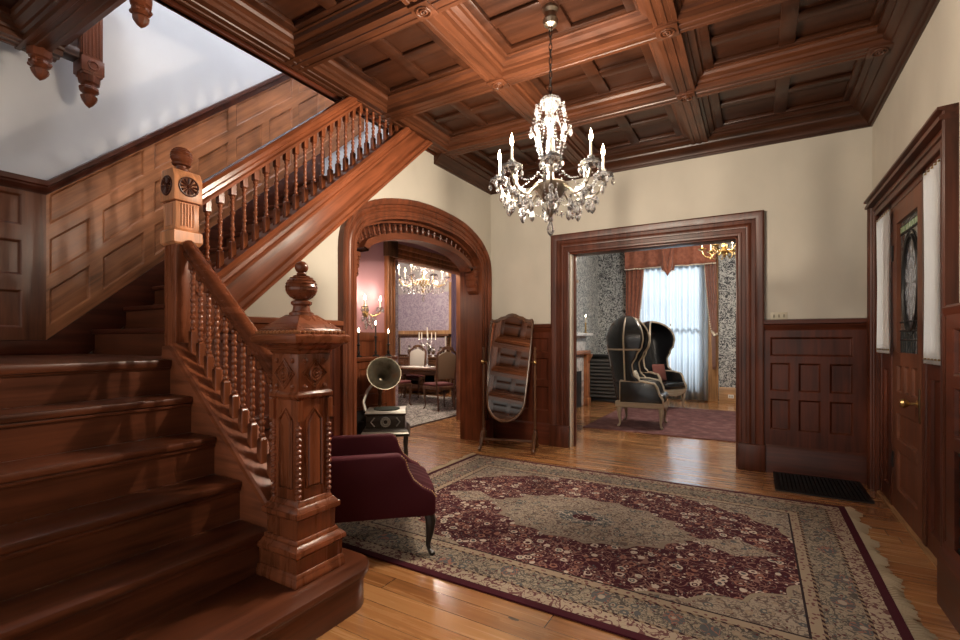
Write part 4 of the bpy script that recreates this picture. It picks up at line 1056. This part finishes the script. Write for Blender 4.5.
# mantel chest with three candlesticks along the pink wall
mc = empty('mantel', (-4.17, 4.16, 0), 0, 'carved wooden mantel against the pink passage wall, holding three candlesticks', 'mantelpiece')
mb = MB(); panelling(mb, (.02, -.75, 0), (0, 1, 0), (0, 0, 1), (1, 0, 0), 0, 1.35, 0, 1.14, [(.15, .60, [(.12, 1.23)]), (.72, 1.05, [(.12, .62), (.72, 1.23)])]); mb.box(-.19, .02, -.75, .60, 0, 1.14); mb.build('body', wood('red', 'z'), mc)
MB().box(-.19, .08, -.80, .65, 1.14, 1.19).build('shelf', wood('red', 'y'), mc, bevel=.012)
MB().box(.045, .05, -.5, .35, .0, .55).build('dark_opening', plain('opening_black', (.01, .01, .01), .8), mc)  # flat near-black plate marking the mantel opening
def candlestick(loc, h, lab):
    t = empty('candlestick', loc, 0, lab, 'candlestick', 'candlesticks on the mantel')
    MB().lathe([(.045, 0), (.04, .012), (.012, .03), (.02, .05), (.01, .08), (.012, h-.02), (.03, h-.01), (.015, h)], n=12).build('stick', IRON, t)
    c = MB().lathe([(.010, h), (.010, h+.14), (.003, h+.145)], n=8).build('candle', plain('dark_candle', (.05, .03, .03), .5), t)
    MB().lathe([(.002, h+.145), (.008, h+.155), (.010, h+.165), (.005, h+.185), (0, h+.20)], n=8).build('flame', FLAME, c)
for (y, h, lab) in ((4.22, .16, 'dark candlestick with a lit candle, leftmost on the mantel'), (4.52, .26, 'tallest dark candlestick in the middle of the mantel'), (4.76, .16, 'dark candlestick on the mantel end beside the gramophone horn')):
    candlestick((-4.22, y, 1.19), h, lab)
LIGHTS.append((V((-4.2, 4.45, 1.85)), .8))
# wall sconce
sc_ = empty('wall_sconce', (XD, 4.52, 1.78), 0, 'crystal wall sconce with two lit candles on the pink wall', 'wall lamp')
MB().lathe([(0, -.012), (.06, -.01), (.05, .0), (.02, .02), (0, .03)], n=14, ax=lambda x, y, z: V((z+.012, x, y*1.6))).build('backplate', GOLD, sc_)
scd = None
for s in (-1, 1):
    MB().tube([(.02, 0, -.03), (.09, s*.06, -.07), (.13, s*.13, -.03), (.13, s*.14, .03)], .007, 7).build('arm', GOLD, sc_)
    MB().lathe([(.01, .03), (.045, .045), (.02, .05)], (.13, s*.14, 0), 12).build('drip_pan', CRYS, sc_)
    c = MB().lathe([(.011, .04), (.011, .13), (.004, .132)], (.13, s*.14, 0), 8).build('candle', CANDLE, sc_)
    MB().lathe([(.004, .13), (.012, .145), (.012, .16), (.004, .19), (0, .2)], (.13, s*.14, 0), 8).build('flame', FLAME, c)
    LIGHTS.append((V((XD+.15, 4.52+s*.14, 2.02)), 1.4))
    for k in range(6):
        a = k*PI/3; o = drop_mesh(sc_, 1.0) if scd is None else scd.copy()
        if scd: COL.objects.link(o)
        scd = o; o.parent = sc_; o.location = (.13+.043*cos(a), s*.14+.043*sin(a), .045)
for k in range(8):
    o = scd.copy(); COL.objects.link(o); o.location = (.06+.02*(k % 2), -.105+.03*k, -.03-.05*(k % 3)); o.scale = (1.6, 1.6, 1.8)
# gramophone on its low stand
GX_, GY_ = -3.72, 4.17
st_ = empty('low_stand', (GX_, GY_, 0), math.radians(38), 'low dark stand holding up the gramophone', 'stand')
MB().box(-.27, .27, -.24, .24, .315, .35).build('top', wood('black', 'x'), st_, bevel=.008)
for sx in (-1, 1):
    for sy in (-1, 1): MB().lathe([(.018, 0), (.024, .02), (.016, .1), (.026, .24), (.02, .315)], (sx*.22, sy*.19, 0), 10).build('leg', wood('black', 'z'), st_)
gm = empty('gramophone', (GX_, GY_, .35), math.radians(38), 'antique gramophone with a big flared horn just inside the arch', 'gramophone')
mb = MB(); ring_stack(mb, [(.03, .06, .50, .46), (.06, .20, .43, .42), (.20, .225, .44, .47)]); mb.build('case', wood('black', 'x', .3), gm, bevel=.004)
MB().frus((0, 0), 0, .03, .54, .50).build('plinth', plain('pewter_trim', (.35, .33, .28), .4, Metallic=.8), gm, bevel=.006)
MB().frus((0, 0), .225, .245, .46, .44).build('lid_deck', plain('pewter_deck', (.45, .43, .38), .4, Metallic=.6), gm, bevel=.004)
MB().lathe([(.15, 0), (.15, .012), (0, .014)], (0, 0, .245), 24).build('turntable', plain('green_felt', (.03, .04, .03), .9), gm)
mb = MB()
for rr in (.05, .03): mb.tube([(rr*cos(k*PI/8), -.218, .13+rr*sin(k*PI/8)) for k in range(16)], .009, 6, closed=True)
for sx in (-1, 1): mb.tube([(sx*.12, -.218, .08), (sx*.16, -.22, .13), (sx*.12, -.218, .18)], .008, 6)
RELIEF = plain('pewter_relief', (.30, .29, .26), .4, Metallic=.7); mb.build('carving', RELIEF, gm)
MB().tube([(-.23, -.10, .24), (-.26, -.06, .34), (-.22, 0, .46), (-.16, .10, .54), (-.09, .16, .55)], [.02, .019, .018, .018, .022], 10).build('tone_arm', plain('pewter_arm', (.5, .48, .43), .35, Metallic=.8), gm)
MB().tube([(-.27, .02, .1), (-.33, .02, .1), (-.33, .02, .04), (-.37, .02, .04)], .008, 6).build('crank', IRON, gm)
hd = V((.22, -.85, .36)).normalized(); ho = V((-.09, .16, .56)); hu = hd.orthogonal().normalized(); hv = hd.cross(hu)
hp = [(.02, -.03), (.025, .04), (.04, .12), (.07, .19), (.12, .25), (.18, .29), (.225, .305), (.23, .312), (.222, .312), (.176, .296), (.115, .256), (.065, .195), (.034, .12), (.018, .05)]
HORN = Mat('tarnished_horn', .35, Metallic=.7); nn = HORN.noise(HORN.coord(), 9, 4); HORN.set('Base Color', HORN.ramp(nn, [(.3, (.06, .05, .03)), (.55, (.16, .14, .10)), (.75, (.20, .12, .065))]))
MB().lathe(hp, n=20, ax=lambda x, y, z: ho+hu*x*.86+hv*y*.86+hd*z*.95).build('horn', HORN.m, gm, smooth=20)
MB().lathe([(.02, .24), (.025, .3), (.018, .40), (.03, .44), (.03, .52)], (-.09, .16, 0), 10).build('horn_support', wood('walnut', 'z'), gm)
YF, XPL = 11.9, -3.5
DAM = damask('black_white_damask', (.035, .038, .045), (.52, .53, .52), 7)
WX0, WX1, WZ0, WZ1 = -2.45, -1.03, .25, 3.3
pf = MB().box(XPL-.15, WX0, YF, YF+.15, 0, 3.7).box(WX1, 1.4, YF, YF+.15, 0, 3.7).box(WX0, WX1, YF, YF+.15, 0, WZ0).box(WX0, WX1, YF, YF+.15, WZ1, 3.7)
tag(pf.build('wall_parlor_back', DAM, smooth=0), kind='structure')
tag(MB().box(XPL-.15, XPL, 6.1, YF, 0, 3.7).build('wall_parlor_left', damask('lit_side_damask', (.14, .16, .17), (.60, .60, .58), 7), smooth=0), kind='structure')  # parlor damask again, light on the side wall put into its colour
tag(MB().box(1.25, 1.4, 6.1, YF, 0, 3.7).build('wall_parlor_right', DAM, smooth=0), kind='structure')
oak = wood('gold', 'z', .4)
bp = [(0, 0), (.03, 0), (.03, .26), (.02, .29), (.015, .32), (0, .34)]
tag(MB().sweep(bp, [((XPL, YF, 0), (0, -1, 0), (0, 0, 1)), ((-2.75, YF, 0), (0, -1, 0), (0, 0, 1))]).sweep(bp, [((-.74, YF, 0), (0, -1, 0), (0, 0, 1)), ((1.25, YF, 0), (0, -1, 0), (0, 0, 1))]).build('baseboard_parlor', wood('gold', 'x', .4)), kind='structure')
w1 = tag(bpy.data.objects.new('window_1', None), kind='structure'); COL.objects.link(w1)
MB().box(WX0-.28, WX0, YF-.07, YF, 0, WZ1+.2).box(WX1, WX1+.28, YF-.07, YF, 0, WZ1+.2).box(WX0-.28, WX1+.28, YF-.07, YF, WZ1, WZ1+.22).build('window_casing', oak, w1, bevel=.012)
fr_ = MB().box(WX0, WX0+.06, YF, YF+.1, WZ0, WZ1).box(WX1-.06, WX1, YF, YF+.1, WZ0, WZ1).box(WX0, WX1, YF, YF+.1, WZ0, WZ0+.08).box(WX0, WX1, YF, YF+.1, WZ1-.06, WZ1).box(WX0, WX1, YF+.02, YF+.08, 1.74, 1.78)
fr_.build('sash', oak, w1, bevel=.006)
MB().box(WX0, WX1, YF+.045, YF+.052, WZ0, WZ1).build('pane', GLASS, w1)
SH = Mat('sheer', .9); SH.set('Base Color', (.80, .86, .92)); SH = translucent(SH, (.78, .86, .93), .75)
rods = MB()
for i, (x0, x1, lab) in enumerate(((WX0-.05, -1.75, 'left panel of the sheer white parlor window curtain'), (-1.74, WX1+.08, 'right panel of the sheer white parlor window curtain'))):
    t = empty('sheer_curtain', ((x0+x1)/2, YF-.16, 0), 0, lab, 'curtain', 'sheer parlor curtains'); w = x1-x0
    MB().grid(lambda u, v: V(((u-.5)*w, .042*sin(u*w*48+i)+.012*sin(u*w*21), .03+3.35*v)), 90, 3).build('cloth', SH, t, thick=.002)
    MB().tube([(-w/2, 0, 3.39), (w/2, 0, 3.39)], .009, 8).build('curtain_rod', GOLD, t)
RUST = Mat('rust_drape', .75); nn = RUST.noise(RUST.coord(), 14, 3); RUST.set('Base Color', RUST.ramp(nn, [(.35, (.22, .066, .036)), (.65, (.32, .11, .062))]))
RUST.set('Sheen_Weight', .3); RUST = RUST.m
BEAD = plain('cream_bead', (.7, .62, .5), .6)
def beadrow(par, pts):
    mb = MB()
    for p in pts: mb.sphere(p, .017, 6, 4)
    return tag(mb.build('bead_fringe', BEAD, par), kind='stuff')
def drape(x0, xt, xb, lab, s):
    """x0 outer edge; xt/xb inner edge at the top / at the tie"""
    t = empty('rust_drape', (x0, YF-.26, 0), 0, lab, 'curtain', 'rust drapes of the parlor window')
    zt = 1.55
    def inner(z):
        q = max(0, min(1, (z-zt)/(3.3-zt))); return (xb+(xt-xb)*q**.6)-x0
    MB().grid(lambda u, v: V((inner(zt+1.9*v)*u, .045*sin(u*26)*(.5+.5*v)-.02, zt+1.9*v)), 48, 20).build('cloth', RUST, t, thick=.006)
    MB().grid(lambda u, v: V((s*.02+inner(zt)*(u*(.75+.3*v)), .04*sin(u*18)-.02, .75+.8*v)), 30, 10).build('tail', RUST, t, thick=.006)
    MB().tube([(0, .02, 1.53), (inner(zt)*.5, -.07, 1.50), (inner(zt)*1.02, -.02, 1.58), (inner(zt)*.5, .06, 1.56)], .03, 8, closed=True).build('tieback', BEAD, t)
    beadrow(t, [(inner(zt+1.55*k/30), -.04, zt+1.55*k/30) for k in range(30)])
    return t
drape(-2.74, -2.30, -2.50, 'rust drape gathered at the left of the parlor window', 1)
drape(-.77, -1.03, -.85, 'rust drape gathered at the right of the parlor window', -1)
vl = empty('valance', (-1.755, YF-.42, 0), 0, 'rust valance with beaded fringe and a central jabot over the parlor window', 'valance')
def vbot(u):
    x = abs(u-.5)*2
    z = 3.10
    if x < .14: z = 2.98-.02*cos(x*22)
    return z-.05*sin(PI*min(1, abs(x-.14)/.86))*0
MB().grid(lambda u, v: V(((u-.5)*1.96, .03*sin(u*38)+(.06*cos(min(1, abs(u-.5)*7)*PI/2)*-1), vbot(u)+(3.585-vbot(u))*v)), 120, 4).build('cloth', RUST, vl, thick=.006)
MB().tube([(-.1, -.09, 3.5), (-.05, -.1, 3.05), (0, -.09, 2.9), (.05, -.1, 3.05), (.1, -.09, 3.5)], [.03, .06, .05, .06, .03], 8).build('jabot', RUST, vl)
beadrow(vl, [((k/60-.5)*1.94, .03*sin(k/60*38)-(.06*cos(min(1, abs(k/60-.5)*7)*PI/2))-.01, vbot(k/60)-.018) for k in range(61)])
# parlor rug
pr_ = tag(MB().box(-1.45, 1.45, -1.55, 1.55, .001, .012).build('parlor_rug', None or (lambda M: (M.set('Base Color', M.ramp(M.noise(M.coord(), 5, 5, .7), [(.3, (.06, .018, .019)), (.5, (.12, .043, .043)), (.7, (.22, .12, .11))])), M.m)[1])(Mat('faded_red_rug', .95)), smooth=0), 'faded red rug lying on the parlor floor under the canopy chairs', 'rug'); pr_.location = (-.95, 8.85, 0)
# canopy chairs
def canopy_chair():
    t = empty('canopy_chair', (0, 0, 0))
    W_ = .355
    def fz(z):   # front edge of the wings
        tb_ = [(.30, -.26), (.70, -.26), (.745, .0), (.85, -.10), (1.0, -.12), (1.15, -.05), (1.3, .03), (1.42, .05), (1.9, .0)]
        for (a, b), (c_, d) in zip(tb_, tb_[1:]):
            if a <= z <= c_: q = (z-a)/(c_-a); q = q*q*(3-2*q); return b+(d-b)*q
        return tb_[-1][1]
    def S(u, v, o=0):
        if v < .7: z = .32+(1.40-.32)*v/.7; k = 1.0
        else: ph = (v-.7)/.3*PI/2; z = 1.40+.38*sin(ph); k = cos(ph)
        zb = min(z, 1.40); b = -.38-.17*(zb-.3); f = fz(zb)-.02*(z-zb); W = (W_+.03*(zb-.3))*1.0
        L = f-(b+W); tot = 2*max(L, 0)+PI*W; s_ = u*tot
        if s_ < L: p = V((f-s_, -W, z))
        elif s_ < L+PI*W: a = (s_-L)/W; p = V((b+W-W*sin(a), -W*cos(a), z))
        else: p = V((b+W+(s_-L-PI*W), W, z))
        c0 = V((-.24, 0, z)); return c0+(p-c0)*(k if k > .02 else .02)
    MB().grid(lambda u, v: S(u, v), 40, 40).build('hood', LEATHER, t, thick=.045, smooth=60)
    tr = MB()
    tr.tube([S(0, v/40) for v in range(41)]+[S(1, v/40) for v in range(40, -1, -1)], .020, 7)
    for v in (.0, .60): tr.tube([S(u/30, v)+(S(u/30, v)-V((-.24, 0, S(u/30, v).z))).normalized()*.025 for u in range(31)], .014, 6)
    for sg in (-1, 1):
        pts = []
        for k in range(31):
            z = .74+.66*k/16 if k <= 16 else 1.40+.38*sin((k-16)/14*PI/2*.97)
            kk = 1 if k <= 16 else cos((k-16)/14*PI/2*.97)
            W = W_+.03*(min(z, 1.4)-.3); x = -.22-.02*(min(z, 1.4)-.74)/.66
            pts.append(V((-.24+(x+.24)*kk, sg*(W*kk+.026), z)))
        tr.tube(pts, .014, 6)
    tr.build('painted_trim', CREAMWOOD, t)
    MB().box(-.38, .36, -.36, .36, .32, .42).build('seat_rail', CREAMWOOD, t, bevel=.02)
    MB().box(-.28, .38, -.30, .30, .41, .54).build('seat_cushion', LEATHER, t, bevel=.05, segs=3)
    ap = [(-.30, .40), (.34, .40), (.34, .47), (.29, .55), (.26, .65), (.22, .71), (.05, .74), (-.30, .74)]
    for s in (-1, 1):
        a_ = MB().prism(ap, XZ, s*.345-.03, s*.345+.03).build('arm', LEATHER, t, bevel=.015)
        MB().tube([(x, s*.35, z) for x, z in ap[1:]], .022, 7).tube([(x, s*.378, z) for x, z in ap], .012, 6, closed=True).build('arm_trim', CREAMWOOD, a_)
        for sx in (-1, 1): cab_leg(MB(), sx*.31, s*.31, .34, sx, s, .036, .012).build('leg', CREAMWOOD, t)
    MB().prism([(-.26, .34), (-.18, .28), (-.06, .27), (0, .24), (.06, .27), (.18, .28), (.26, .34)], lambda u, v, w: V((w, u, v)), .33, .37).build('carved_apron', CREAMWOOD, t, bevel=.01)
    return t
cc = canopy_chair(); cc.location = (-1.62, 8.02, .002); cc.rotation_euler = (0, 0, math.radians(4))
tag(cc, 'black leather canopy chair with cream frame, nearest the parlor doorway and seen from its side', 'canopy chair', 'hooded chairs in the parlor')
c2 = copy_tree(cc); c2.location = (-1.72, 10.25, .002); c2.rotation_euler = (0, 0, math.radians(-28))
tag(c2, 'black leather canopy chair with cream frame, farther back beside the sheer curtained window', 'canopy chair', 'hooded chairs in the parlor')
def cushion(loc, rz_, ry_, mat, lab):
    o = MB().grid(lambda u, v: V((.055*(sin(PI*u)*sin(PI*v))**.5, (u-.5)*.38, (v-.5)*.34)), 14, 14).grid(lambda u, v: V((-.055*(sin(PI*u)*sin(PI*v))**.5, (u-.5)*.38, (v-.5)*.34)), 14, 14).build('cushion', mat, smooth=80)
    o.location = loc; o.rotation_euler = (0, ry_, rz_); return tag(o, lab, 'cushion')
cushion((-1.72, 8.02, .73), .07, -.2, damask('cushion_brocade', (.20, .15, .10), (.6, .55, .45), 16), 'pale brocade cushion in the nearer canopy chair')
cushion((-1.74, 10.26, .73), -.5, -.2, plain('brick_red_cloth', (.16, .05, .04), .8), 'brick red cushion in the farther canopy chair')
# fireplace
fp_ = empty('fireplace', (XPL, 9.2, 0), 0, 'parlor fireplace with white marble shelf and wooden pilasters at the left wall', 'fireplace')
MARB = Mat('white_marble', .3); nn = MARB.noise(MARB.coord(), 7, 5, .6, 1.5); MARB.set('Base Color', MARB.ramp(nn, [(.42, (.30, .30, .31)), (.5, (.66, .65, .63)), (.8, (.72, .71, .69))])); MARB = MARB.m
MB().box(0, .30, -.75, .75, 0, 1.48).build('chimney_breast', MARB, fp_, bevel=.01)
MB().box(0, .44, -.85, .85, 1.48, 1.55).build('mantel_shelf', MARB, fp_, bevel=.015)
MB().box(.30, .40, -.80, .80, 1.10, 1.18).build('lower_shelf', wood('oak', 'y'), fp_, bevel=.012)
for y in (-.70, .70): MB().box(.28, .38, y-.09, y+.09, 0, 1.1).box(.27, .40, y-.11, y+.11, 0, .16).build('pilaster', wood('oak', 'z'), fp_, bevel=.01)
for y in (-.70, .70): MB().prism([(.38, 1.1), (.46, 1.1), (.44, 1.04), (.40, .96), (.38, .90)], XZ, y-.06, y+.06).build('bracket', wood('oak', 'z'), fp_, bevel=.008)
MB().box(.295, .305, -.45, .45, .0, .75).build('firebox', plain('fire_black', (.008, .008, .008), .7), fp_)
om = empty('overmantel_mirror', (XPL, 9.2, 1.553), 0, 'gilt framed overmantel mirror standing on the marble mantel shelf', 'mirror')
MB().box(.02, .03, -.58, .58, .08, 1.02).build('mirror_glass', MIR, om)
gd = MB().box(0, .07, -.70, -.56, 0, 1.06).box(0, .07, .56, .70, 0, 1.06).box(0, .07, -.70, .70, 0, .10).box(0, .09, -.72, .72, 1.0, 1.10).box(0, .13, -.78, .78, 1.10, 1.16)
for s in (-1, 1): gd.lathe([(.03, .08), (.02, .14), (.026, .5), (.02, .9), (.03, .98)], (.09, s*.64, 0), 10)
gd.build('gilt_frame', wood('gold', 'z', .35), om, bevel=.008)
mv = empty('mantel_lamp', (XPL+.33, 9.85, 1.55), 0, 'small crystal candle lamp at the right end of the parlor mantel shelf', 'candle lamp')
MB().lathe([(.05, 0), (.045, .01), (.015, .03), (.02, .1), (.012, .2), (.03, .22)], n=12).build('stem', GOLD, mv)
c = MB().lathe([(.011, .22), (.011, .34), (.003, .345)], n=8).build('candle', CANDLE, mv)
MB().lathe([(.003, .345), (.011, .36), (.006, .385), (0, .4)], n=8).build('flame', FLAME, c)
# slatted black cabinet
rc = empty('slatted_cabinet', (-2.98, 10.75, 0), 0, 'low black slatted cabinet behind the nearer canopy chair', 'cabinet')
BLK = plain('black_paint', (.012, .012, .014), .4)
MB().box(-.42, .42, -.16, .18, .05, 1.02).box(-.46, .46, -.22, .2, 1.02, 1.07).box(-.44, .44, -.2, .2, 0, .06).build('body', BLK, rc, bevel=.008)
sl = MB()
for k in range(11): sl.prism([(-.165, .12+k*.08), (-.20, .11+k*.08), (-.20, .13+k*.08), (-.165, .165+k*.08)], lambda u, v, w: V((w, u, v)), -.38, .38)
sl.build('slats', plain('grey_slats', (.07, .065, .06), .4), rc)
ou = empty('wall_outlet', (-.50, YF-.03, .14), 0, 'white wall outlet on the wooden parlor baseboard right of the window', 'outlet')
MB().box(-.055, .055, -.008, 0, -.04, .04).build('plate', plain('white_plastic', (.8, .78, .72), .4), ou, bevel=.003)
MB().box(-.035, -.01, -.012, -.007, -.022, .022).box(.01, .035, -.012, -.007, -.022, .022).build('sockets', plain('grey_plastic', (.35, .34, .32), .4), ou)
# ================================================================== LIGHT + CAMERA
def point(p, w, col=(1, .85, .68), r=.02):
    l = bpy.data.lights.new('candle_or_fill_light', 'POINT'); l.energy = w; l.color = col; l.shadow_soft_size = r
    o = bpy.data.objects.new('candle_or_fill_light', l); o.location = p; COL.objects.link(o)
for p, w in LIGHTS: point(p, w)
point((-3.4, 3.7, 6.1), 70, (.95, .97, 1), .4)  # added point lamp high in the stairwell, brightens its white wall
point((-3.4, .4, 5.8), 115, (.93, .96, 1), .4)  # second added stairwell lamp, unseen above the near ceiling
point((-1.0, 8.4, 3.3), 90, (1, .93, .84), .25)  # added fill lamp under the parlor ceiling, without a fixture
point((-6.4, 8.0, 3.3), 140, (1, .85, .72), .25)  # added fill lamp brightening the dining room, apart from its chandelier
sl_ = bpy.data.lights.new('sun', 'SUN'); sl_.energy = 6; sl_.angle = .2; sl_.color = (1, .97, .93)
so = bpy.data.objects.new('sun', sl_); COL.objects.link(so); so.rotation_euler = V((-.15, -1, -.75)).to_track_quat('-Z', 'Y').to_euler()
wd_ = bpy.data.worlds.new('daylight'); SC.world = wd_; wd_.use_nodes = True
bg = wd_.node_tree.nodes['Background']; bg.inputs[0].default_value = (1.0, .96, .90, 1); bg.inputs[1].default_value = .78
cam = bpy.data.cameras.new('camera'); co = bpy.data.objects.new('camera', cam); COL.objects.link(co)
co.location = (0, 0, 1.4); co.rotation_euler = (PI/2, 0, math.atan(277/470)); cam.sensor_width = 36; cam.lens = 470/960*36; cam.shift_y = 20/960; cam.clip_start = .05
SC.camera = co
vs = SC.view_settings; vs.view_transform = 'Standard'; vs.look = 'None'; vs.gamma = 1; vs.use_curve_mapping = False; vs.exposure = 0.76
SC.cycles.use_denoising = True; SC.cycles.max_bounces = 8; SC.cycles.sample_clamp_indirect = 4; SC.cycles.caustics_refractive = False; SC.cycles.caustics_reflective = False
